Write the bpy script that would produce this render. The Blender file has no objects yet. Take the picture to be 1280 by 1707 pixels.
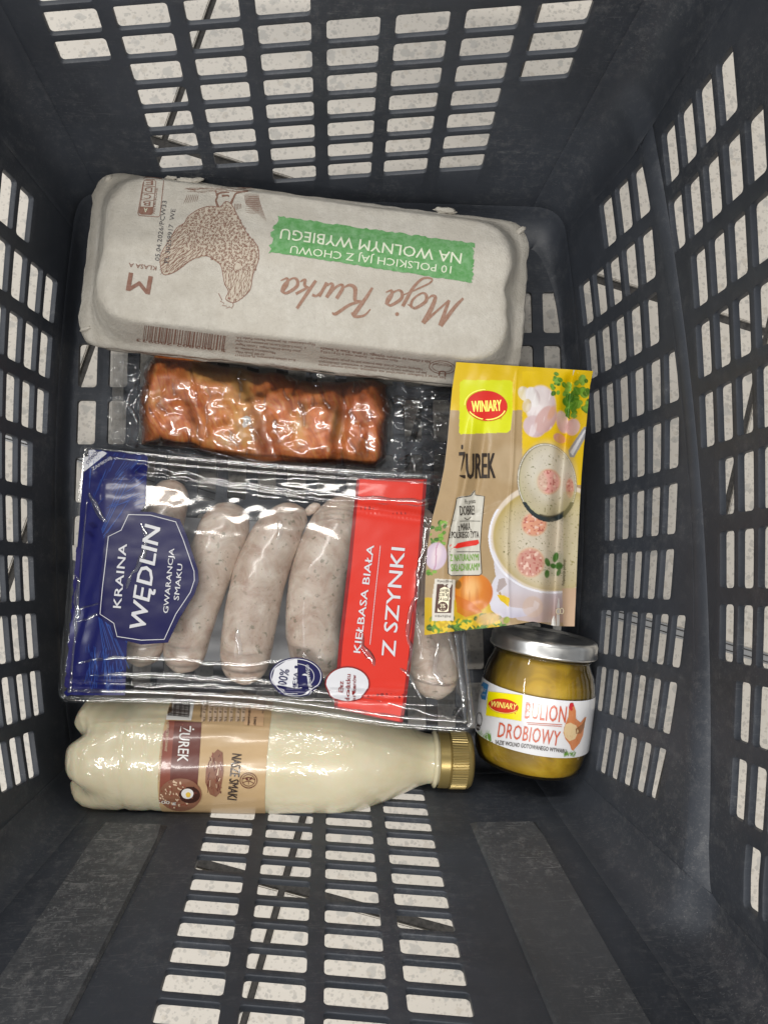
import bpy, bmesh, math, random
import numpy as np
from mathutils import Vector, Matrix, noise
from mathutils.bvhtree import BVHTree
from math import sin, cos, pi, radians
random.seed(7)
scene = bpy.context.scene
COL = scene.collection
UN = 0.035                      # one pitch of the basket lattice in metres
ZS = 0.92                       # basket floor below the fit origin, in pitches
# ---------------------------------------------------------------- camera
FPX = 1183.0
def rod(r):
    r = np.array(r, float); t = np.linalg.norm(r); k = r/t
    K = np.array([[0,-k[2],k[1]],[k[2],0,-k[0]],[-k[1],k[0],0]])
    return np.eye(3)+math.sin(t)*K+(1-math.cos(t))*K@K
RC = rod([-0.0979,-0.0727,-0.0053]) @ np.array([[1,0,0],[0,-1,0],[0,0,-1.0]])
CAM = np.array([0,0,(12.3026+ZS)*UN])
cam_data = bpy.data.cameras.new('camera'); cam = bpy.data.objects.new('camera', cam_data); COL.objects.link(cam)
cam_data.sensor_fit = 'HORIZONTAL'; cam_data.sensor_width = 36.0; cam_data.lens = 36.0*FPX/1280
cam_data.clip_start = 0.01; cam_data.clip_end = 50
Rb = (np.diag([1,-1,-1.0]) @ RC).T
mw = Matrix([list(Rb[i])+[CAM[i]] for i in range(3)]+[[0,0,0,1]])
cam.matrix_world = mw
scene.camera = cam
# ---------------------------------------------------------------- light
world = bpy.data.worlds.new('World'); scene.world = world; world.use_nodes = True
bg = world.node_tree.nodes['Background']; bg.inputs[0].default_value = (0.93,0.96,1.0,1); bg.inputs[1].default_value = 0.44
def strip(x, y, z, lx, ly, power, colr=(1,0.965,0.91)):
    l = bpy.data.lights.new('ceiling_strip_light','AREA'); l.shape='RECTANGLE'; l.size=lx; l.size_y=ly
    l.energy=power; l.color=colr
    o = bpy.data.objects.new('ceiling_strip_light', l); COL.objects.link(o); o.location=(x,y,z)
    return o
strip(-0.35,-0.66,2.3, 2.2,0.12, 38)
strip(-0.9,-1.5,2.3, 2.2,0.12, 20)
strip(-0.8,1.75,2.4, 2.2,0.14, 34)
strip(-1.0,3.0,2.4, 2.2,0.14, 30)
strip(-1.9,0.2,2.2, 0.12,1.6, 16, (0.93,0.96,1.0))
scene.view_settings.view_transform='Standard'; scene.view_settings.look='None'
scene.view_settings.exposure = 0.0; scene.view_settings.gamma = 1.0
scene.render.engine='CYCLES'
scene.cycles.max_bounces=10; scene.cycles.transparent_max_bounces=24
scene.cycles.use_denoising=True
scene.cycles.caustics_reflective=False; scene.cycles.caustics_refractive=False
# ---------------------------------------------------------------- projection helpers (photograph 1280x1707)
def ray(px, py):
    d = RC.T @ np.array([(px-640)/FPX,(py-853.5)/FPX,1.0]); return d/np.linalg.norm(d)
def at(px, py, z):
    d = ray(px,py); return CAM + d*((z-CAM[2])/d[2])
def atp(px, py, o, n):
    d = ray(px,py); n=np.array(n); return CAM + d*(((np.array(o)-CAM)@n)/(d@n))
def pxof(P):
    c = RC @ (np.array(P)-CAM); return np.array([640+FPX*c[0]/c[2], 853.5+FPX*c[1]/c[2]])
# ---------------------------------------------------------------- object helpers
def link(name, me, mats=None, parent=None, smooth=True):
    o = bpy.data.objects.new(name, me); COL.objects.link(o)
    if mats:
        for m in (mats if isinstance(mats,(list,tuple)) else [mats]): me.materials.append(m)
    if parent: o.parent = parent
    if smooth and len(me.polygons): me.polygons.foreach_set('use_smooth',[True]*len(me.polygons))
    return o
def pyobj(name, verts, faces, mats=None, parent=None, smooth=True, midx=None):
    me = bpy.data.meshes.new(name); me.from_pydata([tuple(map(float,v)) for v in verts],[],[tuple(f) for f in faces]); me.update()
    o = link(name, me, mats, parent, smooth)
    if midx is not None: me.polygons.foreach_set('material_index', midx)
    return o
def empty(name, loc=(0,0,0), label=None, cat=None, group=None):
    o = bpy.data.objects.new(name, None); COL.objects.link(o); o.empty_display_size=.01
    o.location = tuple(map(float,loc))
    if label: tag(o,label,cat,group)
    return o
def tag(o, label, cat, group=None):
    o['label']=label; o['category']=cat
    if group: o['group']=group
    return o
def keep(o):     # parent offset: geometry is written in world metres
    if o.parent: o.matrix_parent_inverse = Matrix.Translation(-o.parent.location)
    return o
def smooth_angle(o, deg):
    me=o.data; bm=bmesh.new(); bm.from_mesh(me); a=radians(deg)
    for e in bm.edges:
        if len(e.link_faces)==2 and e.calc_face_angle(0)>a: e.smooth=False
    bm.to_mesh(me); bm.free()
# ---------------------------------------------------------------- node helpers
class N:
    def __init__(s, name):
        s.m = bpy.data.materials.new(name); s.m.use_nodes=True; s.t=s.m.node_tree
        s.b = s.t.nodes['Principled BSDF']; s.o = s.t.nodes['Material Output']
    def add(s, typ, **kw):
        n = s.t.nodes.new(typ)
        for k,v in kw.items():
            if k.startswith('i_'):
                key=k[2:]; key=int(key) if key.isdigit() else key.replace('_',' ')
                s.set(n.inputs[key], v)
            else: setattr(n,k,v)
        return n
    def set(s, sock, v):
        if isinstance(v, bpy.types.NodeSocket): s.t.links.new(v, sock)
        elif isinstance(v, bpy.types.Node): s.t.links.new(v.outputs[0], sock)
        else:
            if isinstance(v,(tuple,list)) and len(v)==3 and sock.type=='RGBA': v=tuple(v)+(1,)
            sock.default_value = v
    def P(s, **kw):
        for k,v in kw.items(): s.set(s.b.inputs[k.replace('_',' ')], v)
        return s
    def coord(s, scale=(1,1,1), kind='Object'):
        c=s.add('ShaderNodeTexCoord'); m=s.add('ShaderNodeMapping'); s.set(m.inputs[0], c.outputs[kind]); m.inputs['Scale'].default_value=scale
        return m.outputs[0]
    def noise(s, scale, detail=4, rough=.6, vec=None, dist=0.0):
        n=s.add('ShaderNodeTexNoise'); n.inputs['Scale'].default_value=scale; n.inputs['Detail'].default_value=detail
        n.inputs['Roughness'].default_value=rough; n.inputs['Distortion'].default_value=dist
        s.set(n.inputs['Vector'], vec if vec is not None else s.coord()); return n.outputs[0]
    def voro(s, scale, vec=None, feature='F1', out='Distance', rand=1.0):
        n=s.add('ShaderNodeTexVoronoi'); n.feature=feature; n.inputs['Scale'].default_value=scale; n.inputs['Randomness'].default_value=rand
        s.set(n.inputs['Vector'], vec if vec is not None else s.coord()); return n.outputs[out]
    def ramp(s, fac, stops, interp='LINEAR'):
        r=s.add('ShaderNodeValToRGB'); s.set(r.inputs[0], fac); e=r.color_ramp; e.interpolation=interp
        while len(e.elements)<len(stops): e.elements.new(.5)
        for el,(p,c) in zip(e.elements, stops):
            el.position=p; el.color=(c,c,c,1) if isinstance(c,(int,float)) else tuple(c)+(1,)
        return r.outputs[0]
    def mix(s, fac, a, b, blend='MIX'):
        n=s.add('ShaderNodeMix'); n.data_type='RGBA'; n.blend_type=blend
        s.set(n.inputs[0], fac); s.set(n.inputs[6], a); s.set(n.inputs[7], b); return n.outputs[2]
    def math(s, op, a, b=0.0, c=0.0):
        n=s.add('ShaderNodeMath'); n.operation=op; s.set(n.inputs[0],a); s.set(n.inputs[1],b); s.set(n.inputs[2],c); return n.outputs[0]
    def bump(s, h, strength=.3, dist=.001, normal=None):
        n=s.add('ShaderNodeBump'); n.inputs['Strength'].default_value=strength; n.inputs['Distance'].default_value=dist
        s.set(n.inputs['Height'],h)
        if normal is not None: s.set(n.inputs['Normal'],normal)
        return n.outputs[0]
def srgb(r,g,b):
    f=lambda c:(c/255/12.92) if c/255<=.04045 else ((c/255+.055)/1.055)**2.4
    return (f(r),f(g),f(b))
def plain(name, col, rough=.5, metal=0.0, spec=.5, **kw):
    n=N(name); n.P(Base_Color=col, Roughness=rough, Metallic=metal); n.b.inputs['Specular IOR Level'].default_value=spec
    for k,v in kw.items(): n.set(n.b.inputs[k.replace('_',' ')], v)
    return n.m
# ---------------------------------------------------------------- black moulded plastic
def plastic(name, scuff, lines=.35, base=(0.029,0.033,0.041)):
    n=N(name)
    c=n.coord()
    blot=n.noise(9,5,.6,c)
    col=n.mix(n.ramp(blot,[(.35,0),(.75,1)]), base, tuple(x*1.8 for x in base))
    # fine scratches in three directions
    tot=None
    for i,(rx,rz,sx,thr) in enumerate(((.4,.7,75,.645),(1.2,-.5,60,.65),(-.7,1.9,85,.655),(0.1,-1.2,70,.655),(.9,1.3,50,.66))):
        m=n.add('ShaderNodeMapping'); n.set(m.inputs[0],c); m.inputs['Rotation'].default_value=(rx,.3*i,rz); m.inputs['Scale'].default_value=(sx,1300,1300)
        v=n.ramp(n.noise(1.0,3,.55,m.outputs[0],.3),[(thr,0),(thr+.09,1)])
        tot=v if tot is None else n.math('ADD',tot,v)
    patch=n.ramp(n.noise(11,5,.7,c),[(.46,0),(.70,1.6)])
    fine=n.ramp(n.noise(700,2,.6,c),[(.6,0),(.75,1)])
    haz=n.ramp(n.noise(160,5,.75,c),[(.50,0),(.85,.6)])
    sc=n.math('MULTIPLY',n.math('ADD',n.math('ADD',n.math('MULTIPLY',tot,lines),haz),n.math('MULTIPLY',fine,.35)),n.math('ADD',n.math('MULTIPLY',patch,scuff),scuff*.22))
    sc=n.math('MINIMUM',sc,.8)
    col=n.mix(sc,col,(.20,.20,.20))
    swm=n.add('ShaderNodeMapping'); n.set(swm.inputs[0],c); swm.inputs['Rotation'].default_value=(.3,.8,.5); swm.inputs['Scale'].default_value=(40,420,420)
    sw=n.ramp(n.noise(1.0,4,.7,swm.outputs[0],1.4),[(.60,0),(.72,1)])
    col=n.mix(n.math('MULTIPLY',n.math('MULTIPLY',sw,patch),min(.5,scuff*.35)),col,(.26,.26,.255))
    # dust specks
    dust=n.ramp(n.voro(260,c),[(.03,1),(.06,0)])
    col=n.mix(n.math('MULTIPLY',dust,n.math('MULTIPLY',patch,.5)),col,(.35,.34,.33))
    n.P(Base_Color=col, Roughness=n.ramp(blot,[(.3,.42),(.8,.62)]))
    n.b.inputs['Specular IOR Level'].default_value=.45
    h=n.noise(1100,3,.6,c)
    n.P(Normal=n.bump(n.math('ADD',n.math('MULTIPLY',h,.5),n.math('MULTIPLY',n.noise(22,3,.5,c),6)),.25,.0004))
    return n.m
M_plastic=plastic('black_plastic', .62)
M_scuffed=plastic('scuffed_black_plastic', 1.9, .5, (.044,.047,.052))
# ---------------------------------------------------------------- basket surfaces (in pitches, converted to metres)
FIT={'q':0.4296,'w':0.7778,'qf':0.5055,'wf':0.3164,'fx':3.8445,'fy':5.2542,'top0':-5.0279,'top1':7.8167,'top2':2.264,'topth':0.1288,'topal':0.2374,'topsh':0.1266,'bottom0':-3.0755,'bottom1':-3.8947,'bottom2':-0.4602,'bottomth':0.1586,'bottomal':0.2786,'bottomsh':0.1608,'right0':4.7098,'right1':6.4369,'right2':0.495,'rightal':0.1547,'rightbow':0.367,'rightsh':-0.0049,'rightyaw':-0.0406,'rightarc':-0.0062,'rightst':-0.1929,'righttp':-0.1773,'upper0':5.081,'upper1':6.619,'upper2':2.5824,'upperal':0.0324,'upperbow':0.262,'uppersh':-0.0035,'upperyaw':-0.0189,'upperarc':0.1026,'upperst':-0.218,'uppertp':-0.148,'left0':-5.0373,'left1':6.4695,'left2':-0.4056,'leftal':0.1479,'leftbow':0.3154,'leftsh':-0.0063,'leftyaw':0.0341,'leftarc':0.0098,'leftst':-0.2038,'lefttp':-0.1599}
d=FIT
SCL={'top':.995,'bottom':.93,'left':.95,'right':.985,'upper':.985}
def SURF(n, U, V):
    if n in('top','bottom'):
        s=1 if n=='top' else -1
        v=np.array([0,s*sin(d[n+'al']),cos(d[n+'al'])]); u=np.array([1,0,0.])
        th=d[n+'th']; a=cos(th)*u+sin(th)*v; b=-sin(th)*u+cos(th)*v+d[n+'sh']*a
        X=np.array([d[n+'0'],d[n+'1'],d[n+'2']])+U*a+V*b
    else:
        s=-1 if n=='left' else 1
        u=np.array([sin(d[n+'yaw']),-cos(d[n+'yaw']),0]); v=np.array([s*sin(d[n+'al']),0,cos(d[n+'al'])])
        th=d[n+'sh']; t=(U-4.9)/4.9; tc=max(-1.15,min(1.15,t)); 
        V2=V+d[n+'arc']*tc*tc+d[n+'tp']*V*tc; U2=U+d[n+'st']*tc*tc
        X=np.array([d[n+'0'],d[n+'1'],d[n+'2']])+U2*(cos(th)*u+sin(th)*v)+V2*v+d[n+'bow']*(1-tc*tc)*np.array([s,0,0.])
    P=np.array([X[0],X[1],X[2]+ZS])*UN
    return CAM+(P-CAM)*SCL[n]
def vz(n,U,z):   # V on wall n at column U where height is z metres
    a=-30.;b=40.
    for _ in range(40):
        m=(a+b)/2
        if SURF(n,U,m)[2]<z: a=m
        else: b=m
    return (a+b)/2
RAD=0.055   # corner radius of a lattice opening, in pitches
def panel(n, mset, holes, uL, uR, v0, v1, name, parent, extra=None, hh=None, sub_margin=6):
    """wall sheet with the openings left out; holes={(m,row)}; opening spans u in m..m+w, v in row*q-h..row*q"""
    z0f=v0 if callable(v0) else (lambda u:v0)
    z1f=v1 if callable(v1) else (lambda u:v1)
    q=d['q']; w=d['w']; h=q*.78 if hh is None else hh
    ms=sorted({m for m,r in holes}); rs=sorted({r for m,r in holes})
    ub=[]; 
    for m in range(min(ms),max(ms)+1): ub+=[m,m+RAD,m+w*.5,m+w-RAD,m+w]
    vb=[]
    for r in range(min(rs),max(rs)+1): vb+=[r*q-h,r*q-h+RAD*.9,r*q-RAD*.9,r*q]
    nL=sub_margin; nR=sub_margin
    nu=len(ub)+nL+nR; nB=2; nT=4; nv=len(vb)+nB+nT
    def uval(i,z):
        if i<nL: a=uL(z); return a+(ub[0]-a)*i/nL
        if i>=nL+len(ub): b=uR(z); k=(i-nL-len(ub)+1)/nR; return ub[-1]+(b-ub[-1])*k
        return ub[i-nL]
    verts={};V=[]
    def node(i,j):
        if (i,j) in verts: return verts[(i,j)]
        zz=z0f(4)+(z1f(4)-z0f(4))*j/(nv-1)
        u=uval(i,zz)
        lo=vz(n,u,z0f(u)); hi=vz(n,u,z1f(u))
        if j<nB: v=lo+(vb[0]-lo)*j/nB
        elif j>=nB+len(vb): k=(j-nB-len(vb)+1)/nT; v=vb[-1]+(hi-vb[-1])*k
        else: v=vb[j-nB]
        P=SURF(n,u,v)
        u=uval(i,P[2]); 
        if j<nB:
            lo=vz(n,u,z0f(u)); v=lo+(vb[0]-lo)*j/nB
        elif j>=nB+len(vb):
            hi=vz(n,u,z1f(u)); k=(j-nB-len(vb)+1)/nT; v=vb[-1]+(hi-vb[-1])*k
        lo=vz(n,u,z0f(u)); hi=vz(n,u,z1f(u))
        v=max(v,lo+.004*j); v=min(v,hi-.004*(nv-1-j))
        P=SURF(n,u,v)
        verts[(i,j)]=len(V); V.append(P); return verts[(i,j)]
    F=[]
    def cellhole(i,j):
        a=i-nL; b=j-nB
        if a<0 or b<0 or a>=len(ub)-1 or b>=len(vb)-1: return None
        m=min(ms)+a//5; ca=a%5; r=min(rs)+b//4; cb=b%4
        if ca==4 or cb==3: return None
        if (m,r) not in holes: return None
        return (m,r,ca,cb)
    for i in range(nu-1):
        for j in range(nv-1):
            c=cellhole(i,j)
            if c is None: F.append([node(i,j),node(i+1,j),node(i+1,j+1),node(i,j+1)]); continue
            m,r,ca,cb=c
            if ca in(0,3) and cb in(0,2):
                ci = i if ca==0 else i+1; cj = j if cb==0 else j+1
                oi = i+1 if ca==0 else i; oj = j+1 if cb==0 else j
                A=node(ci,cj); B=node(oi,cj); Cc=node(ci,oj)
                ctr=V[A]; pB=V[B]-ctr; pC=V[Cc]-ctr
                arc=[]
                for k in (1,2):
                    t=k/3*pi/2
                    # circle centre at pB+pC
                    p=ctr+pB*(1-sin(t))+pC*(1-cos(t))
                    arc.append(len(V)); V.append(p)
                # t=0 -> pB ; t=90 -> pC
                F.append([A,B]+arc+[Cc])
    # orient
    me=bpy.data.meshes.new(name); me.from_pydata([tuple(v) for v in V],[],F); me.update()
    bm=bmesh.new(); bm.from_mesh(me); bmesh.ops.recalc_face_normals(bm,faces=bm.faces)
    bm.normal_update()
    f=max(bm.faces,key=lambda f:f.calc_area())
    ctr=Vector((-0.01,0.06,0.12))
    if f.normal.dot(ctr-f.calc_center_median())<0: bmesh.ops.reverse_faces(bm,faces=bm.faces)
    bm.to_mesh(me); bm.free()
    o=link(name,me,M_plastic,parent); 
    thick(o)
    ring=[V[node(i,0)] for i in range(nu)]
    L=[V[node(0,j)] for j in range(nv)]; R=[V[node(nu-1,j)] for j in range(nv)]
    L1=[V[node(1,j)] for j in range(nv)]; R1=[V[node(nu-2,j)] for j in range(nv)]
    top=[V[node(i,nv-1)] for i in range(nu)]
    return o,ring,(L,L1),(R,R1),top
def thick(o, t=.0032, bev=.0006):
    s=o.modifiers.new('solidify','SOLIDIFY'); s.thickness=t; s.offset=-1
    b=o.modifiers.new('bevel','BEVEL'); b.width=bev; b.segments=2; b.limit_method='ANGLE'; b.angle_limit=radians(50)

Z0=.018; Z1=.222
basket=empty('shopping_basket',(0,0.05,0),'large black plastic lattice shopping basket standing on the tiled floor, holding all the groceries','shopping basket')
H_top=set()
for m,lo in ((1,0),(2,-5),(3,-5),(4,-6),(5,-6),(6,-6),(7,-6),(8,-2)):
    for r in range(lo, 5):
        if m>=5 and 1<=r<=9: continue
        H_top.add((m,r))
H_bot={(m,k) for m in (1,2,3,4) for k in range(-1,12)}|{(4,-2)}
H_r=set()
for m,a,b in ((0,1,3),(1,-1,3),(2,-1,3),(3,-1,4),(4,-0,4),(5,0,4),(6,0,4),(7,0,5),(8,0,5),(9,1,5)):
    for n_ in range(a,b+1): H_r.add((m,n_))
H_u=set()
for m,a,b in ((0,0,3),(1,0,4),(2,1,4),(3,1,4),(4,1,4),(5,2,4),(6,2,4),(7,2,4),(8,3,5),(9,3,5),(10,4,5)):
    for n_ in range(a,b+1): H_u.add((m,n_))
H_l=set()
for m,a in ((0,2),(1,0),(2,0),(3,0),(4,1),(5,1),(6,1),(7,1),(8,1),(9,2)):
    for n_ in range(a,10): H_l.add((m,n_))
zz=lambda a,b:(lambda z:a+(b-a)*(z-Z0)/(Z1-Z0))
ZMf=lambda u:.106+.0032*min(11,max(-1,u))
top=panel('top',None,H_top,zz(.75,.3),zz(8.95,9.75),Z0,Z1,'side_wall',basket)
bot=panel('bottom',None,H_bot,zz(-.95,-2.1),zz(6.9,7.5),Z0,Z1,'side_wall',basket,sub_margin=8)
rgt=panel('right',None,H_r,zz(-.06,-.45),zz(9.9,10.9),Z0,ZMf,'side_wall',basket)
upp=panel('upper',None,H_u,zz(.0,-.6),zz(10.25,11.35),lambda u:ZMf(u)+.006,Z1,'upper_side_wall',basket)
lef=panel('left',None,H_l,zz(-.1,-.85),zz(9.8,11.2),Z0,Z1,'side_wall',basket)
# strip joining the two panels of the right wall, with a shallow moulded ridge
def resample(col, ts):
    col=np.array(col); s=np.r_[0,np.cumsum(np.linalg.norm(np.diff(col,axis=0),axis=1))]; s/=s[-1]
    return np.stack([np.interp(ts,s,col[:,k]) for k in range(3)],1)
def catz(col, zs):
    col=np.array(col); return np.stack([np.interp(zs,col[:,2],col[:,k]) for k in range(2)]+[zs],1)
A=resample(rgt[4],np.linspace(0,1,60)); B=resample(upp[1],np.linspace(0,1,60))
rows=[A,A*.55+B*.45+np.array([-.0005,0,0]),A*.3+B*.7+np.array([-.0005,0,0]),B]
vs=np.concatenate(rows); fs=[]
for r in range(3):
    for i in range(59): a=r*60+i; fs.append([a,a+1,a+61,a+60])
o=pyobj('moulded_ridge',vs,[f[::-1] for f in fs],M_plastic,basket)
def fixn(o):
    bm=bmesh.new(); bm.from_mesh(o.data); bmesh.ops.recalc_face_normals(bm,faces=bm.faces)
    f=max(bm.faces,key=lambda f:f.calc_area())
    if f.normal.dot(Vector((-.01,.06,.2))-f.calc_center_median())<0: bmesh.ops.reverse_faces(bm,faces=bm.faces)
    bm.to_mesh(o.data); bm.free()
fixn(o); thick(o,bev=.0002)
# corners
zs=np.linspace(Z0,Z1,34)
def endcol(cols):   # cols=[(L,L1)...] bottom to top
    P=np.concatenate([np.array(c[0]) for c in cols]); Q=np.concatenate([np.array(c[1]) for c in cols])
    a=catz(P,zs); b=catz(Q,zs); t=a-b; t/=np.linalg.norm(t,axis=1)[:,None]; return a,t
def rev(c): return c
ends={'tl':endcol([top[2]]),'tr':endcol([top[3]]),'rt':endcol([rgt[2],upp[2]]),'rb':endcol([rgt[3],upp[3]]),
      'br':endcol([bot[3]]),'bl':endcol([bot[2]]),'lb':endcol([lef[3]]),'lt':endcol([lef[2]])}
NC=12
cornring={}
def corner(a,b,key,kk=.6):
    (P,t),(Q,s)=ends[a],ends[b]; V=[]
    for i in range(NC+1):
        u=i/NC
        for j in range(len(zs)):
            L=np.linalg.norm(Q[j]-P[j])*kk*.75
            p=(1-u)**3*P[j]+3*(1-u)**2*u*(P[j]+t[j]*L)+3*(1-u)*u*u*(Q[j]+s[j]*L)+u**3*Q[j]
            V.append(p)
    n=len(zs); F=[[i*n+j,(i+1)*n+j,(i+1)*n+j+1,i*n+j+1] for i in range(NC) for j in range(n-1)]
    o=pyobj('corner_wall',V,F,M_plastic,basket); fixn(o); thick(o,bev=.0002)
    cornring[key]=[V[i*n] for i in range(NC+1)]
    return o
corner('tr','rt','TR'); corner('rb','br','RB'); corner('bl','lb','BL'); corner('lt','tl','TL')
# ring clockwise: top L->R, TR, right, RB, bottom R->L, BL, left bottom->top, TL
def seg(pts, inset): return [(np.array(p),inset) for p in pts]
ring=seg(top[1],.016)
for key,nxt,i0,i1 in (('TR',rgt[1],.016,.005),('RB',bot[1][::-1],.005,.012),('BL',lef[1][::-1],.012,.0035),('TL',None,.0035,.016)):
    c=cornring[key]
    ring+=[(np.array(p),i0+(i1-i0)*k/NC) for k,p in enumerate(c)][1:-1]
    if nxt is not None: ring+=seg(nxt,i1)
# drop duplicates
R2=[]
for p,i in ring:
    if not R2 or np.linalg.norm(p-R2[-1][0])>.0006: R2.append((p,i))
ring=R2; n=len(ring)
ctr=np.array([-.01,.06])
Pn=np.array([p for p,i in ring])
inn=[]
for k in range(n):
    tng=Pn[(k+2)%n][:2]-Pn[(k-2)%n][:2]; nn=np.array([-tng[1],tng[0]]); nn/=np.linalg.norm(nn)
    if nn@(ctr-Pn[k][:2])<0: nn=-nn
    inn.append(nn)
FP=[]
V=[];NF=8
CC={'TR':.017,'RB':.010,'BL':.008,'TL':.012}
for k,(p,ins) in enumerate(ring):
    for kc,amp in CC.items():
        q_=cornring[kc][NC//2]; dd=math.hypot(p[0]-q_[0],p[1]-q_[1]); ins=ins+amp*math.exp(-(dd/.024)**2)
    FP.append(np.array([p[0]+inn[k][0]*ins,p[1]+inn[k][1]*ins,0.0]))
for _ in range(10): FP=[(FP[k-1]+FP[k]*2+FP[(k+1)%n])/4 for k in range(n)]
for k,(p,ins) in enumerate(ring):
    f=FP[k]; ins=np.linalg.norm(f[:2]-p[:2])
    for a in range(NF+1):
        t=a/NF; c1=p+np.array([inn[k][0]*.12*ins,inn[k][1]*.12*ins,-p[2]*.6]); c2=f-np.array([inn[k][0],inn[k][1],0])*ins*.6
        V.append((1-t)**3*p+3*(1-t)**2*t*c1+3*(1-t)*t*t*c2+t**3*f)
M=NF+1
F=[[k*M+a,((k+1)%n)*M+a,((k+1)%n)*M+a+1,k*M+a+1] for k in range(n) for a in range(NF)]
o=pyobj('base_rim',V,F,M_plastic,basket); fixn(o); thick(o,bev=.0002)
# floor of the basket with rounded rectangular openings
from mathutils.geometry import delaunay_2d_cdt
outer=[V[k*M+NF] for k in range(n)]
pts=[Vector((p[0],p[1])) for p in outer]; edges=[(i,(i+1)%n) for i in range(n)]
def rrect(x0,x1,y0,y1,r,ns=4):
    out=[]
    for cx,cy,a0 in ((x1-r,y1-r,0),(x0+r,y1-r,90),(x0+r,y0+r,180),(x1-r,y0+r,270)):
        for k in range(ns): a=radians(a0+90*k/(ns-1)); out.append((cx+r*cos(a),cy+r*sin(a)))
    return out
QX=.01931; X00=.1447; QY=.0376; WY=.0292; WX=.0118
loops=[]
for m in range(-1,9):
    for n_ in range(-16,1):
        if m==-1 and (n_>-3 or n_<-13): continue
        if m==0 and n_<-14: continue
        if m>=7 and (n_<-14 or n_>-2): continue
        if m==8 and (n_<-12 or n_>-5): continue
        sh=-.004*(-n_/16)
        x0=X00+n_*QX; y1=.198-m*QY+sh
        loops.append(rrect(x0,x0+WX,y1-WY,y1,.0022))
hc=at(897,1300,0)
loops.append([(hc[0]+.0108*cos(a*pi/12),hc[1]+.0108*sin(a*pi/12)) for a in range(24)])
for lp in loops:
    b=len(pts); pts+=[Vector(p) for p in lp]; edges+=[(b+i,b+(i+1)%len(lp)) for i in range(len(lp))]
res=delaunay_2d_cdt(pts,edges,[],0,1e-6)
def inpoly(x,y,pl):
    c=False; j=len(pl)-1
    for i in range(len(pl)):
        if (pl[i][1]>y)!=(pl[j][1]>y) and x<(pl[j][0]-pl[i][0])*(y-pl[i][1])/(pl[j][1]-pl[i][1])+pl[i][0]: c=not c
        j=i
    return c
boxes=[(min(a for a,b in l),max(a for a,b in l),min(b for a,b in l),max(b for a,b in l),l) for l in loops]
ff=[]
for f in res[2]:
    cx=sum(res[0][i][0] for i in f)/len(f); cy=sum(res[0][i][1] for i in f)/len(f)
    if any(b[0]<cx<b[1] and b[2]<cy<b[3] and inpoly(cx,cy,b[4]) for b in boxes): continue
    if not inpoly(cx,cy,[(p[0],p[1]) for p in outer]): continue
    ff.append(list(f))
o=pyobj('basket_floor',[(p[0],p[1],0) for p in res[0]],ff,M_plastic,basket,smooth=False)
fixn(o); thick(o,.003,.0003)
# raised scuffed slabs on the near wall
nb=np.cross(SURF('bottom',1,0)-SURF('bottom',0,0),SURF('bottom',0,1)-SURF('bottom',0,0)); nb/=np.linalg.norm(nb)
if nb[1]<0: nb=-nb
O=SURF('bottom',0,0)
for quad in (((172,1374),(279,1377),(117,1702),(-60,1720)),((783,1374),(893,1372),(1078,1698),(918,1700))):
    q=[atp(x,y,O,nb) for x,y in quad]; nu_,nv_=10,24; h=.0020
    dn=q[3]-q[0]; dn2=q[2]-q[1]; q[3]=q[0]+dn*1.45; q[2]=q[1]+dn2*1.45
    V=[];F=[]
    for j in range(nv_+1):
        for i in range(nu_+1):
            a=i/nu_; b=j/nv_; V.append((q[0]*(1-a)+q[1]*a)*(1-b)+(q[3]*(1-a)+q[2]*a)*b)
    c=sum(V)/len(V)
    V=[v+nb*(.0002 if (k%(nu_+1) in(0,nu_) or k//(nu_+1) in(0,nv_)) else h) for k,v in enumerate(V)]
    # pull the first interior loops to the rim so that the slab has short flanks
    W_=nu_+1
    def mv(k_in,k_out): V[k_in]=V[k_out]+ (V[k_in]-V[k_out])*.30+nb*h*.80
    for j in range(1,nv_):
        mv(j*W_+1,j*W_); mv(j*W_+nu_-1,j*W_+nu_)
    for i in range(1,nu_): V[W_+i]=V[i]+(V[W_+i]-V[i])*.30+nb*h*.80
    F=[[j*W_+i,j*W_+i+1,(j+1)*W_+i+1,(j+1)*W_+i] for j in range(nv_) for i in range(nu_)]
    o=pyobj('raised_slab',V,F,M_scuffed,basket); fixn(o); smooth_angle(o,30)
# rim of the basket
rimtop=[]
def lastcol(cols,i): return cols
RT=[*top[4]]
def toprow(a,b,kk=.45):
    (P,t),(Q,s)=ends[a],ends[b]; j=-1; L=np.linalg.norm(Q[j]-P[j])*kk; out=[]
    for i in range(1,NC):
        u=i/NC; out.append((1-u)**3*P[j]+3*(1-u)**2*u*(P[j]+t[j]*L)+3*(1-u)*u*u*(Q[j]+s[j]*L)+u**3*Q[j])
    return out
rim=[*top[4],*toprow('tr','rt'),*upp[4],*toprow('rb','br'),*bot[4][::-1],*toprow('bl','lb'),*lef[4][::-1],*toprow('lt','tl')]
rim=[p for k,p in enumerate(rim) if k==0 or np.linalg.norm(p-rim[k-1])>.0008]
rim=[p for k,p in enumerate(rim) if k%2==0]
n=len(rim); Pn=np.array(rim); V=[];prof=[(-.001,-.006),(-.001,.001),(.002,.003),(.014,.003),(.016,.001),(.016,-.016),(.013,-.016),(.013,-.002),(.003,-.002)]
for k in range(n):
    tng=Pn[(k+2)%n][:2]-Pn[(k-2)%n][:2]; nn=np.array([tng[1],-tng[0]]); nn/=np.linalg.norm(nn)
    if nn@(ctr-Pn[k][:2])>0: nn=-nn
    for a,b in prof: V.append((Pn[k][0]+nn[0]*a,Pn[k][1]+nn[1]*a,Z1+b))
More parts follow.
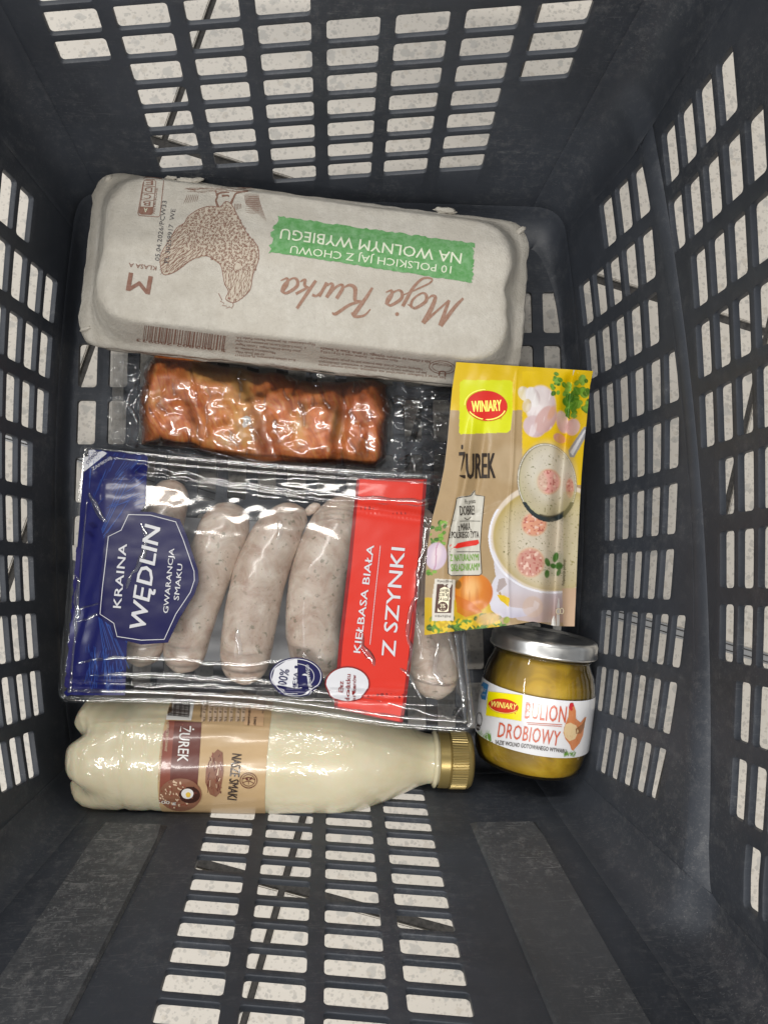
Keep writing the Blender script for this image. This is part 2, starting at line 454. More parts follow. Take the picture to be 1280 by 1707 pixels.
m=len(prof); F=[[k*m+a,k*m+(a+1)%m,((k+1)%n)*m+(a+1)%m,((k+1)%n)*m+a] for k in range(n) for a in range(m)]
M_rim=plastic('rim_plastic',.3,.3,(.05,.055,.07))
o=pyobj('rim',V,F,M_rim,basket); 
bm=bmesh.new(); bm.from_mesh(o.data); bmesh.ops.recalc_face_normals(bm,faces=bm.faces); bm.to_mesh(o.data); bm.free(); smooth_angle(o,35)
for o in list(basket.children): keep(o)
# ---------------------------------------------------------------- shop floor
ZG=-.035; GS=(CAM[2]-ZG)/(CAM[2]+.14)
def terrazzo():
    n=N('terrazzo_tile'); c=n.coord()
    info=n.add('ShaderNodeObjectInfo')
    base=n.mix(n.noise(6,3,.5,c),(.485,.445,.39),(.56,.52,.46))
    base=n.mix(n.math('MULTIPLY',n.noise(380,2,.6,c),.25),base,(.50,.47,.42))
    for sc,lo,colr,f in ((95,.2,(.36,.345,.315),.75),(160,.18,(.43,.385,.325),.7),(60,.10,(.34,.33,.31),.6),(290,.24,(.33,.31,.28),.7),(420,.24,(.38,.35,.31),.7)):
        v=n.add('ShaderNodeTexVoronoi'); v.inputs['Scale'].default_value=sc
        n.set(v.inputs['Vector'], n.add('ShaderNodeVectorMath',operation='ADD',i_0=c,i_1=n.mix(.5,(0,0,0),n.add('ShaderNodeTexNoise',i_Vector=c,i_Scale=150.0).outputs[1])) if False else c)
        sep=n.add('ShaderNodeSeparateColor'); n.set(sep.inputs[0],v.outputs['Color'])
        rad=n.math('MULTIPLY',sep.outputs[0],lo*2)
        nz=n.math('MULTIPLY',n.math('SUBTRACT',n.noise(sc*2.2,3,.6,c),.5),.95)
        m=n.ramp(n.math('SUBTRACT',n.math('ADD',v.outputs['Distance'],nz),rad),[(0,1),(.10,0)])
        keepm=n.ramp(sep.outputs[1],[(.45,0),(.5,1)])
        base=n.mix(n.math('MULTIPLY',n.math('MULTIPLY',m,keepm),f),base,colr)
    n.P(Base_Color=base,Roughness=.35); n.b.inputs['Specular IOR Level'].default_value=.4
    n.P(Normal=n.bump(n.noise(60,3,.5,c),.05,.001))
    return n.m
M_terr=terrazzo()
def dirtmat():
    n=N('dark_grout'); c=n.coord()
    n.P(Base_Color=n.ramp(n.noise(240,4,.7,c),[(.3,(.018,.017,.016)),(.8,(.07,.065,.06))]),Roughness=.9,Normal=n.bump(n.noise(500,3,.6,c),.5,.001)); return n.m
M_grout=dirtmat()
gA=at(330,1440,ZG)[:2]; gB=at(735,1550,ZG)[:2]; ax=(gB-gA)/np.linalg.norm(gB-gA); ay=np.array([-ax[1],ax[0]])
b0=at(500,1375,ZG)[:2]; b1=at(410,1707,ZG)[:2]
dB=(b1-b0)/np.linalg.norm(b1-b0); t=np.linalg.solve(np.array([dB,-ax]).T,gA-b0); G0=b0+dB*t[0]
if dB@ay>0: dB=-dB
upr=[at(997,465,ZG)[:2],at(1279,545,ZG)[:2]]; sx1=(at(1208,859,ZG)[:2]-G0)@ax; sy1=(np.mean(upr,0)-G0)@ay
st=[(at(x,y,ZG)[:2]-G0)@ay for x,y in ((1000,1027),(1152,1064),(8,752),(1000,1044),(1152,1088),(8,785))]
print('tile',sx1,sy1,'strip',st,'ang',math.degrees(math.atan2(ax[1],ax[0])),dB@ax)
fl=pyobj('store_floor',[(-4,-4,ZG-.0025),(4,-4,ZG-.0025),(4,4,ZG-.0025),(-4,4,ZG-.0025)],[[0,1,2,3]],M_grout,smooth=False)
fl['kind']='structure'
TX=.2848*GS; TY=.2870*GS; GR=.0048
def boxmesh(name,sx,sy,sz,bev):
    bm=bmesh.new(); bmesh.ops.create_cube(bm,size=1)
    for v in bm.verts: v.co=Vector((v.co.x*sx,v.co.y*sy,v.co.z*sz-sz/2))
    bmesh.ops.bevel(bm,geom=[e for e in bm.edges if max(v.co.z for v in e.verts)>-1e-6 and min(v.co.z for v in e.verts)>-1e-6],offset=bev,segments=2,affect='EDGES')
    me=bpy.data.meshes.new(name); bm.to_mesh(me); bm.free(); return me
tm=boxmesh('tile',TX-GR,TY-GR-.002,.008,.0007); tm.materials.append(M_terr)
ang=math.atan2(ax[1],ax[0]); k=0
for ix in range(-6,7):
    for iy in range(-5,7):
        c=G0+ax*(ix+.5)*TX+ay*(iy+.5)*TY
        if abs(c[0])>1.05 or abs(c[1]-.1)>1.05: continue
        o=bpy.data.objects.new('tile',tm); COL.objects.link(o); o.parent=fl
        o.location=(c[0],c[1],ZG); o.rotation_euler=(0,0,ang)
M_strip=plain('grey_metal_strip',(.30,.30,.30),.45,.6)
for lo,hi,mt,zt in ((.2705,.2780,M_strip,.0006),):
    sm=boxmesh('metal_joint_strip',3.0,hi-lo,.006,.0004); sm.materials.append(mt)
    o=bpy.data.objects.new('metal_joint_strip',sm); COL.objects.link(o); o.parent=fl
    c=G0+ay*(.2865*GS); o.location=(c[0],c[1],ZG+zt); o.rotation_euler=(0,0,ang)
    # fine ribs running along the strip
    for off in (-.0022,.0022):
        rm=boxmesh('rib',3.0,.0007,.002,.0001); rm.materials.append(M_grout)
        r=bpy.data.objects.new('rib',rm); COL.objects.link(r); r.parent=o; r.location=(0,off,.0009)
# ================================================================ printed matter laid on the surfaces of things
_tc={}
def text_geo(s, bold=0.0, shear=0.0, space=1.0):
    key=(s,bold,shear,space)
    if key in _tc: return _tc[key]
    c=bpy.data.curves.new('t','FONT'); c.body=s; c.offset=bold; c.shear=shear; c.space_character=space; c.resolution_u=2
    o=bpy.data.objects.new('t',c); me=o.to_mesh()
    v=np.array([(p.co.x,p.co.y) for p in me.vertices]); f=[tuple(p.vertices) for p in me.polygons]
    o.to_mesh_clear(); bpy.data.objects.remove(o); bpy.data.curves.remove(c)
    _tc[key]=(v,f); return v,f
CAPH=text_geo('H')[0][:,1].max()
def bvh_of(*objs):
    V=[];F=[]
    dg=None
    for o in objs:
        b=len(V); me=o.data; V+=[p.co.copy() for p in me.vertices]; F+=[[b+i for i in p.vertices] for p in me.polygons]
    return BVHTree.FromPolygons(V,F)
class Decal:
    def __init__(s, x0=0,y0=0,k=1.0): s.v=[];s.f=[];s.m=[];s.l=[];s.mats=[];s.T=(x0,y0,k);s.n=0
    def mi(s,mat):
        if mat not in s.mats: s.mats.append(mat)
        return s.mats.index(mat)
    def t(s,p): return (s.T[0]+p[0]*s.T[2], s.T[1]+p[1]*s.T[2])
    def raw(s,v,f,mat,layer):
        b=len(s.v); s.v+=[(x,y,layer) for x,y in v]; mi=s.mi(mat)
        for g in f: s.f.append([b+i for i in g]); s.m.append(mi)
    def poly(s,pts,mat,layer=0): 
        p=[s.t(q) for q in pts]
        from mathutils.geometry import tessellate_polygon
        tr=tessellate_polygon([[Vector((x,y,0)) for x,y in p]])
        s.raw(p,tr,mat,layer); return s
    def disc(s,cx,cy,rx,ry,mat,layer=0,rot=0,n=28,a0=0,a1=360):
        r=radians(rot); pts=[]
        for k in range(n+(0 if a1-a0==360 else 1)):
            a=radians(a0+(a1-a0)*k/n); x=rx*cos(a); y=ry*sin(a); pts.append((cx+x*cos(r)-y*sin(r),cy+x*sin(r)+y*cos(r)))
        return s.poly(pts,mat,layer)
    def ringd(s,cx,cy,rx,ry,w,mat,layer=0,rot=0,n=40,a0=0,a1=360):
        r=radians(rot); pts=[]
        for k in range(n+1):
            a=radians(a0+(a1-a0)*k/n); x=rx*cos(a); y=ry*sin(a); pts.append((cx+x*cos(r)-y*sin(r),cy+x*sin(r)+y*cos(r)))
        return s.stroke(pts,w,mat,layer)
    def stroke(s,pts,w,mat,layer=0,taper=False,sm=0):
        p=np.array([s.t(q) for q in pts],float)
        if sm:
            P=np.vstack([2*p[0]-p[1],p,2*p[-1]-p[-2]]); out=[]
            for i in range(1,len(P)-2):
                for k in range(sm):
                    t=k/sm; out.append(.5*((2*P[i])+(-P[i-1]+P[i+1])*t+(2*P[i-1]-5*P[i]+4*P[i+1]-P[i+2])*t*t+(-P[i-1]+3*P[i]-3*P[i+1]+P[i+2])*t**3))
            out.append(P[-2]); p=np.array(out)
        n=len(p); W=[]
        ws=w if isinstance(w,(list,tuple)) else None
        V=[];F=[]
        for i in range(n):
            d_=p[min(n-1,i+1)]-p[max(0,i-1)]; L=np.linalg.norm(d_) or 1; nn=np.array([-d_[1],d_[0]])/L
            t=i/(n-1)
            ww=(np.interp(t,np.linspace(0,1,len(ws)),ws) if ws else w)*s.T[2]/2
            if taper: ww*=sin(pi*(.08+.84*t))
            V+=[tuple(p[i]+nn*ww),tuple(p[i]-nn*ww)]
        for i in range(n-1): F.append([2*i,2*i+1,2*i+3,2*i+2])
        s.raw(V,F,mat,layer); return s
    def text(s,txt,A,B,h,mat,layer=1,bold=0.0,shear=0.0,space=1.0):
        bold0=bold*.75; v,f=text_geo(txt,0.0,shear,space); A=np.array(s.t(A));B=np.array(s.t(B)); h=h*s.T[2]
        d_=B-A; L=np.linalg.norm(d_); d_/=L; up=np.array([d_[1],-d_[0]])
        x0=v[:,0].min(); w=v[:,0].max()-x0
        P=A+np.outer((v[:,0]-x0)/w*L,d_)+np.outer(v[:,1]/CAPH*h,up)
        if bold0:
            w_=bold0*h
            for k,(a,b) in enumerate(((-1,-1),(1,1),(-1,1),(1,-1),(0,0))): s.raw([tuple(q+d_*a*w_+up*b*w_*.6) for q in P],f,mat,layer+.15*k)
        else: s.raw([tuple(q) for q in P],f,mat,layer)
        return s
    def bars(s,A,B,h,mat,layer=1,n=30,seed=1):
        rr=random.Random(seed); A=np.array(A,float);B=np.array(B,float); d_=B-A;L=np.linalg.norm(d_);d_/=L; up=np.array([d_[1],-d_[0]])
        x=0
        while x<L:
            w=L/n*rr.choice((.22,.4,.65))
            q=A+d_*x; r=A+d_*min(L,x+w); s.poly([q,r,r+up*h,q+up*h],mat,layer); x+=w+L/n*rr.choice((.3,.45,.7))
        return s
    def build(s,name,bvh,parent=None,maxe=12,step=.00012,base=.00025,warp=None):
        bm=bmesh.new(); vs=[bm.verts.new(v) for v in s.v]
        for g,m in zip(s.f,s.m):
            if len(set(g))<3: continue
            try: f=bm.faces.new([vs[i] for i in g]); f.material_index=m
            except ValueError: pass
        bmesh.ops.triangulate(bm,faces=bm.faces)
        for _ in range(5):
            es=[e for e in bm.edges if (e.verts[0].co-e.verts[1].co).length>maxe]
            if not es: break
            bmesh.ops.subdivide_edges(bm,edges=es,cuts=1); bmesh.ops.triangulate(bm,faces=[f for f in bm.faces if len(f.verts)>3])
        kill=[]
        co=Vector(CAM)
        for v in bm.verts:
            dr=ray(v.co.x,v.co.y); hit=bvh.ray_cast(co,Vector(dr))
            if hit[0] is None: kill.append(v); continue
            nn=hit[1]
            if nn.dot(Vector(dr))>0: nn=-nn
            v.co=hit[0]+nn*(base+step*v.co.z)
        bmesh.ops.delete(bm,geom=kill,context='VERTS')
        bm.normal_update()
        for f in bm.faces:
            if f.normal.dot(f.calc_center_median()-co)>0: f.normal_flip()
        me=bpy.data.meshes.new(name); bm.to_mesh(me); bm.free()
        return keep(link(name,me,s.mats,parent))
def ink(name,c,rough=.6,gloss=.3,worn=0.0,scale=600):
    n=N(name)
    if worn:
        w=n.ramp(n.noise(scale,3,.7),[(.35,0),(.75,1)])
        n.P(Base_Color=n.mix(n.math('MULTIPLY',w,worn),c,tuple(min(1,x*1.0+.25) for x in c)))
    else: n.P(Base_Color=c)
    n.P(Roughness=rough); n.b.inputs['Specular IOR Level'].default_value=gloss; return n.m
def loft(rings, close_top=False):
    V=[];F=[];n=len(rings[0])
    for r in rings: V+=list(r)
    for k in range(len(rings)-1):
        for i in range(n): F.append([k*n+i,k*n+(i+1)%n,(k+1)*n+(i+1)%n,(k+1)*n+i])
    if close_top: F.append([(len(rings)-1)*n+i for i in range(n)])
    return V,F
def fixout(o,inside=None):
    bm=bmesh.new(); bm.from_mesh(o.data); bmesh.ops.recalc_face_normals(bm,faces=bm.faces)
    c=sum((v.co for v in bm.verts),Vector())/len(bm.verts)
    f=max(bm.faces,key=lambda f:(f.calc_center_median()-c).length)
    if f.normal.dot(f.calc_center_median()-c)<0: bmesh.ops.reverse_faces(bm,faces=bm.faces)
    bm.to_mesh(o.data); bm.free()
def fbm(p,sc,seed=0,oct_=3):
    return noise.fractal(Vector((p[0]*sc+seed*7.1,p[1]*sc-seed*3.3,(p[2] if len(p)>2 else 0)*sc+seed)),.6,2.1,oct_)
def bil(q,s,t):   # q = TL,TR,BR,BL
    q=[np.array(x,float) for x in q]
    return (q[0]*(1-s)+q[1]*s)*(1-t)+(q[3]*(1-s)+q[2]*s)*t
# ================================================================ EGG CARTON
def pulp():
    n=N('grey_pulp_board'); c=n.coord()
    f1=n.noise(170,5,.75,c); f2=n.noise(26,4,.6,c)
    col=n.mix(n.ramp(f1,[(.3,0),(.7,1)]),(.46,.43,.375),(.57,.54,.48))
    col=n.mix(n.ramp(f2,[(.4,0),(.75,1)]),col,(.44,.405,.345))
    m=n.add('ShaderNodeMapping'); n.set(m.inputs[0],c); m.inputs['Scale'].default_value=(900,160,300); m.inputs['Rotation'].default_value=(0,0,.9)
    fib=n.ramp(n.noise(1,2,.6,m.outputs[0],1.5),[(.66,0),(.74,1)])
    col=n.mix(n.math('MULTIPLY',fib,.5),col,(.34,.31,.27))
    sp=n.ramp(n.voro(330,c),[(.02,1),(.05,0)]); col=n.mix(n.math('MULTIPLY',sp,.5),col,(.22,.17,.13))
    n.P(Base_Color=col,Roughness=.95); n.b.inputs['Specular IOR Level'].default_value=.12
    n.P(Normal=n.bump(n.math('ADD',n.noise(900,4,.7,c),n.math('MULTIPLY',n.noise(120,3,.6,c),1.6)),.8,.0007))
    return n.m
M_pulp=pulp()
def zc(px,py,z): return at(px,py,z)
FL=[zc(160,283,.036),zc(884,372,.036),zc(862,650,.036),zc(128,572,.036)]     # flange corners TL TR BR BL
TP=[zc(190,287,.066),zc(856,376,.066),zc(840,605,.066),zc(153,528,.066)]     # lid plateau corners
egg_c=sum(FL)/4; egg=empty('egg_carton',(egg_c[0],egg_c[1],0),'grey pulp egg carton with brown hen print and green brush stroke','egg carton')
def rr(q,rad,z,ns=8,nl=34,nsh=16,wob=0,scal=0,sd=0):
    """rounded quad ring through q corners; rad corner radius"""
    out=[];q=[np.array(x[:2],float) for x in q]
    for k in range(4):
        p=q[k]; a=q[k-1]; b=q[(k+1)%4]; ea=(a-p)/np.linalg.norm(a-p); eb=(b-p)/np.linalg.norm(b-p)
        A=p+ea*rad; B=p+eb*rad
        for j in range(ns+1):
            t=j/ns; out.append(((1-t)**2*A+2*t*(1-t)*(p+(ea+eb)*rad*.05)+t*t*B,k,None))
        nx=q[(k+1)%4]; Bn=nx-eb*rad; cnt=nl if k%2==0 else nsh
        for j in range(1,cnt):
            t=j/cnt; out.append((B+(Bn-B)*t,k,t))
    V=[]
    c=sum(q)/4
    for p,k,t in out:
        if t is not None and scal and k in(1,3):
            s=scal*max(0,sin(t*pi*2.0-.2*pi))**1.0 if t<1 else 0
            s=scal*((.5-.5*cos(t*2*pi*2))*.35+.9*math.exp(-((t-.45)/.13)**2))*(1 if k==1 else .35)*(1 if .08<t<.92 else 0)
            p=p+(c-p)/np.linalg.norm(c-p)*s
        if wob: dd=p-c; dd/=np.linalg.norm(dd); p=p+dd*wob*fbm((p[0],p[1],z),60,sd)
        V.append(np.array([p[0],p[1],z]))
    return V
def lerpq(a,b,t): return [a[k]*(1-t)+b[k]*t for k in range(4)]
def inset(q,dd):
    c=sum(np.array(x) for x in q)/4; out=[]
    for x in q:
        v=np.array(x)-c; out.append(c+v*(1-dd/np.linalg.norm(v[:2])*1.25))
    return out
rings=[rr(inset(FL,.003),.020,.031,wob=.001),rr(FL,.016,.0315,wob=.0016),rr(inset(FL,-.0006),.016,.034,wob=.0018,sd=1),rr(FL,.017,.0362,wob=.0014),rr(inset(FL,.0035),.020,.0372,wob=.0006),
  rr(lerpq(inset(FL,.005),TP,.12),.022,.0400,scal=.001),rr(lerpq(inset(FL,.005),TP,.35),.024,.0475,scal=.003),rr(lerpq(inset(FL,.005),TP,.6),.024,.0555,scal=.0045),
  rr(lerpq(inset(FL,.005),TP,.82),.024,.0615,scal=.0045),rr(lerpq(inset(FL,.005),TP,.95),.023,.0648,scal=.003),rr(inset(TP,.0015),.022,.0663,scal=.0015),rr(inset(TP,.004),.021,.0669)]
last=rings[-1]; cc=sum(last)/len(last)
nr=14
for k in range(1,nr):
    f=1-k/nr
    rings.append([cc+(p-cc)*f+np.array([0,0,.0012*(1-f*f)]) for p in last])
V,F=loft(rings); b=len(V); V.append(cc+np.array([0,0,.0012])); n_=len(last)
F+=[[ (len(rings)-1)*n_+i,(len(rings)-1)*n_+(i+1)%n_,b] for i in range(n_)]
V=[v+np.array([0,0,.0009*fbm(v,24,3)+.00035*fbm(v,110,5)]) if v[2]>.04 else v+np.array([0,0,.0005*fbm(v,90,4)]) for v in V]
lid=pyobj('lid',V,F,M_pulp,egg); fixout(lid); EGGB=bvh_of(lid); keep(lid)
# tray below the lid
tr=[rr(inset(FL,.001),.022,.0305,wob=.0014,sd=5),rr(inset(FL,.0),.022,.0285,wob=.0016,sd=6),rr(inset(FL,.004),.022,.027),rr(inset(FL,.008),.022,.020,scal=.002),rr(inset(FL,.014),.02,.004,scal=.004),rr(inset(FL,.018),.018,.0008,scal=.003)]
V,F=loft(tr,True); tray=pyobj('tray',V,F,M_pulp,egg); fixout(tray); keep(tray)
# torn nibs and hinge lumps along the edge
def lump(name,px,py,z,sx,sy,sz,rot,parent,mat,seed):
    c=zc(px,py,z); bm=bmesh.new(); bmesh.ops.create_icosphere(bm,subdivisions=3,radius=1)
    R=Matrix.Rotation(rot,3,'Z')
    for v in bm.verts:
        p=Vector((v.co.x*sx,v.co.y*sy,v.co.z*sz)); p*=1+.45*noise.noise(v.co*2.1+Vector((seed,0,0))); v.co=R@p+Vector(c)
    me=bpy.data.meshes.new(name); bm.to_mesh(me); bm.free(); o=link(name,me,mat,parent); return keep(o)
rot0=math.atan2(FL[1][1]-FL[0][1],FL[1][0]-FL[0][0])
for i,(x,y,sx,sy,a) in enumerate(((310,298,.0065,.0026,0),(328,297,.005,.0018,.3),(742,347,.0085,.0024,0),(181,294,.0032,.0018,.9),(868,380,.004,.0022,.6),(143,545,.0045,.0014,.5),(285,293,.004,.0014,.1))):
    lump('hinge_nib',x,y+3,.0372,sx*.85,sy*.8,.0014,rot0+a,egg,M_pulp,i*3.1)
B_=ink('brown_ink',srgb(141,108,90),.9,.1,.35); BD=ink('dark_brown_ink',srgb(128,94,80),.9,.1,.25)
G_=ink('green_ink',srgb(88,142,84),.9,.1,.42,300); KH=ink('pale_ink',srgb(206,212,190),.9,.1); BLK=ink('black_stamp_ink',srgb(72,70,72),.9,.1,.3)
D=Decal(440,290,.3594)
rnd=random.Random(3)
def rag(p,q,n,amp):
    out=[]
    for k in range(n):
        t=k/n; out.append((p[0]+(q[0]-p[0])*t+rnd.uniform(-amp,amp),p[1]+(q[1]-p[1])*t+rnd.uniform(-amp,amp)))
    return out
D.poly(rag((62,195),(975,322),60,4)+rag((975,322),(965,505),22,9)+rag((965,505),(22,360),60,3)+rag((22,360),(62,195),18,11),G_,0)
D.text('NA WOLNYM WYBIEGU',(918,369),(80,252),48,KH,1,.012)
D.text('10 POLSKICH JAJ Z CHOWU',(870,428),(125,332),34,KH,1,.0)
D.build('green_brush_print',EGGB,egg)
# brush script name
D=Decal()
A=np.array((772.,497.)); Bx=np.array((462.,461.)); ux=(Bx-A)/5.35; uy=np.array([ux[1],-ux[0]])/np.linalg.norm(ux)*50
def S_(pts,w,x0=0,slant=.38):
    out=[A+ux*((x0+p[0]+slant*p[1]*.75)*.96)+uy*p[1] for p in pts]
    D.stroke([tuple(o) for o in out],w,B_,0,sm=7)
def word(x0):
    pass
S_([(0,0),(.12,.3),(.22,.7),(.3,1.0)],[4,6,7,8],0); S_([(.3,1.0),(.34,.6),(.38,.12)],[8,6,5],0); S_([(.38,.12),(.6,.55),(.82,.98)],[3,4,6],0); S_([(.82,.98),(.78,.5),(.8,.1),(.92,.04),(1.0,.15)],[8,8,6,4,2],0)
def oval(x,rx=.19,w=5): S_([(x+rx*.7,.5),(x,.5),(x-rx,.25),(x-rx*.6,.03),(x+rx*.2,.0),(x+rx,.22),(x+rx*.9,.45),(x+rx*.2,.52)],[3,w,w+1,w,3,w-1,w,3],0)
oval(1.22); S_([(1.34,.48),(1.5,.42)],[3,2],0)
S_([(1.62,.5),(1.6,.2),(1.55,-.2),(1.4,-.5),(1.15,-.52),(1.15,-.38),(1.4,-.15),(1.75,.12)],[6,6,5,4,3,3,3,2],0)
D.disc(*(A+ux*((1.68+.38*.75*.78)*.96)+uy*.78),3.3,3.3,B_,0)
oval(1.95); S_([(2.12,.5),(2.08,.2),(2.14,.02),(2.28,.1)],[6,6,4,2],0)
S_([(2.62,.95),(2.66,1.0)],[3,3],0)
S_([(2.72,.0),(2.78,.4),(2.9,.95)],[4,6,8],0); S_([(2.5,.72),(2.6,.95),(2.85,1.02),(3.0,.9)],[2,4,5,3],0)
S_([(3.55,.98),(3.42,1.0),(3.15,.66),(2.86,.5)],[2,6,5,4],0); S_([(2.86,.5),(3.05,.48),(3.2,.1),(3.4,.0),(3.55,.12)],[4,6,7,5,2],0)
S_([(3.6,.5),(3.56,.15),(3.64,.02),(3.78,.15),(3.9,.5)],[6,6,4,4,5],0); S_([(3.9,.5),(3.87,.12),(3.95,.02),(4.05,.12)],[6,6,4,2],0)
S_([(4.12,.5),(4.08,.0)],[5,6],0); S_([(4.1,.25),(4.2,.48),(4.34,.47)],[3,4,5],0)
S_([(4.42,-.02),(4.5,.4),(4.6,.98)],[5,6,5],0); S_([(4.82,.5),(4.6,.28),(4.52,.25)],[5,4,3],0); S_([(4.52,.25),(4.68,.18),(4.74,.0),(4.86,.08)],[3,5,5,2],0)
oval(5.08); S_([(5.24,.5),(5.2,.2),(5.27,.02),(5.42,.12)],[6,6,4,2],0)
D.build('brown_script_print',EGGB,egg,maxe=9)
# hen drawing
D=Decal(120,270,.3125)
hen=[(480,590),(500,602),(560,580),(640,520),(720,500),(790,545),(805,600),(815,650),(835,690),(820,730),(860,750),(900,730),(950,680),(965,600),(995,520),(990,450),(940,390),(910,340),(880,280),(850,225),(820,210),(790,240),(740,235),(680,250),(620,290),(600,325),(560,350),(530,400),(510,430),(480,480),(470,530)]
HP=[(x,y) for x,y in hen]
D.poly(HP,ink('pale_brown_ink',srgb(176,165,149),.9,.1,.3),-.6)
D.stroke(HP+[HP[0]],4,BD,0,sm=3)
hr=random.Random(9); B0_=B_; B_=ink('hen_line_ink',srgb(122,92,78),.9,.1,.2)
cnt=0
for gy in range(215,750,12):
    for gx in range(470,1000,14):
        x=gx+hr.uniform(-6,6); y=gy+hr.uniform(-5,5)
        if not inpoly(x,y,HP): continue
        if x<600 or (x<700 and y>470):      # tail: long streaks
            a=2.45+hr.uniform(-.25,.25); L=hr.uniform(20,38)
            D.stroke([(x-cos(a)*L/2,y-sin(a)*L/2),(x+3,y-2),(x+cos(a)*L/2,y+sin(a)*L/2)],hr.uniform(3,5),B_,0,True)
        elif y>590:                          # neck: hackles
            a=1.75+hr.uniform(-.25,.25); L=hr.uniform(16,30)
            D.stroke([(x-cos(a)*L/2,y-sin(a)*L/2),(x+2,y),(x+cos(a)*L/2,y+sin(a)*L/2)],hr.uniform(2.5,4.5),B_,0,True)
        else:                                # scalloped feathers
            a=hr.uniform(-.5,.9)+ (1.0 if y<340 else 0); r=hr.uniform(6,9)
            D.stroke([(x+cos(a+t)*r,y+sin(a+t)*r) for t in (-1.3,-.7,0,.7,1.3)],hr.uniform(3,4.6),B_,0,True)
            D.stroke([(x-cos(a)*4,y-sin(a)*4),(x+cos(a)*5,y+sin(a)*5)],2.6,B_,0)
for p in (((780,240),(768,205),(775,185),(765,150)),((848,222),(862,190),(880,165),(940,155)),((800,180),(830,178),(838,185)),((770,180),(790,165),(840,160))): D.stroke(p,[14,9,9,6],B_,0,sm=4)
for k in range(70):
    x=hr.uniform(625,960); y=150+hr.uniform(-16,10)-(.02*(x-800)); D.stroke([(x-26,y-2),(x+20,y+hr.uniform(-5,7))],hr.uniform(2,6),B_,0,True)
for k in range(13): x=925+k*6.2; D.stroke([(x-6,168),(x+2,215),(x+10+k*2.2,232+k*7)],3,B_,0,True,sm=3)
for k in range(9): y=180+k*11; D.stroke([(925,y),(965,y+4),(1000,y+2)],2.4,B_,0,True,sm=3)
for k in range(7): x=610+k*10; D.stroke([(x+5,172),(x,192),(x-4-(6-k)*2,212+(6-k)*2)],2.6,B_,0,True,sm=3)
for k in range(5): D.stroke([(868+k*8,222),(870+k*8,258-k*3)],2.4,B_,0)
D.stroke([(782,700),(800,735),(792,742),(812,752),(802,765),(826,768),(822,780),(842,772),(852,780),(862,762),(856,752)],3.5,BD,0)
D.disc(838,727,7,6,BD,1); D.stroke([(850,740),(868,742),(880,732)],3,BD,0)
B_=B0_
D.build('hen_print',EGGB,egg,maxe=14)
D=Decal(120,270,.3125)
D.text('M',(430,612),(306,590),95,BD,0,.03)
D.text('KLASA A',(452,556),(305,537),22,BD,0,.01)
D.text('05.04.2026/PCW33',(466,528),(507,208),24,BLK,1)
D.text('PL 30259917  WE',(515,540),(553,252),24,BLK,1)
q=[(385,88),(392,80),(480,88),(490,98),(470,285),(460,293),(358,285),(352,272)]
D.stroke(q+[q[0]],4,BD,0)
q=[(400,92),(440,95),(448,104),(432,270),(424,280),(368,278),(360,268),(385,100)]; D.stroke(q+[q[0]],3,BD,0)
for k in range(1,5): D.stroke([(388-k*5.5,90+k*37),(447-k*4,94+k*37)],3,BD,0)
D.poly([(362,238),(432,240),(430,275),(420,283),(368,280),(357,270)],BD,1)
for k,ch in enumerate('EDCB'): D.text(ch,(434-k*5,100+k*37),(395-k*5,97+k*37),24,BD,1,.01)
D.text('A',(405,246),(385,244),24,KH,2,.01)
D.text('NUTRI-SCORE',(442,275),(458,140),14,BD,1,.01)
D.bars((388,868),(820,925),-82,BD,0,n=34,seed=4)
D.text('5  902802 780933',(820,996),(345,938),15,BD,1)
D.text('Wyprodukowano dla: Jeronimo Martins Polska S.A.',(1300,965),(875,928),13,BD,0)
D.text('ul. Żniwna 5, 62-025 Kostrzyn, jaja pakowane przez zakład',(1250,985),(874,946),12,BD,0)
D.text('przez Fermę Drobiu Magier Tomasz Magier',(1218,1003),(873,964),12,BD,0)
D.text('Mierosławice Sowiniec 10',(1085,1010),(872,984),12,BD,0)
D.text('63-400 Środa Wlkp.',(1025,1020),(871,1004),12,BD,0)
D.text('Kod zakładu pakowania: PL30259917',(1190,1050),(870,1020),12,BD,0)
D.build('small_print',EGGB,egg,maxe=14)
D=Decal(440,290,.3594)
D.text('Jaja z chowu na wolnym wybiegu. 10 sztuk. Klasa A, świeże',(775,866),(262,800),12,BD,0,.01)
D.text('Klasa wagowa: M - średnie: masa ≥ 53 g i < 63 g.',(620,860),(260,817),11,BD,0)
D.text('Najlepiej spożyć przed: data podana jest na górze opakowania.',(735,900),(256,845),11,BD,0)
D.text('Jaja po zakupie należy przechowywać w warunkach chłodniczych',(755,918),(255,862),11,BD,0)
D.text('Jaja wraz z białkiem naturalnie nie zlepione, oznacz numer partii',(845,940),(254,878),11,BD,0)
D.ringd(826,895,60,30,3,BD,0,rot=5); D.ringd(826,895,46,21,2,BD,0,rot=5)
D.text('RECYKLING NATURALNY',(872,884),(782,874),8,BD,1)
D.text('U',(845,912),(812,908),24,BD,1,.03)
D.text('NA WOLNYM',(745,128),(520,96),11,ink('faint_green_ink',srgb(120,140,115),.9,.1),0)
D.build('small_print',EGGB,egg,maxe=14)
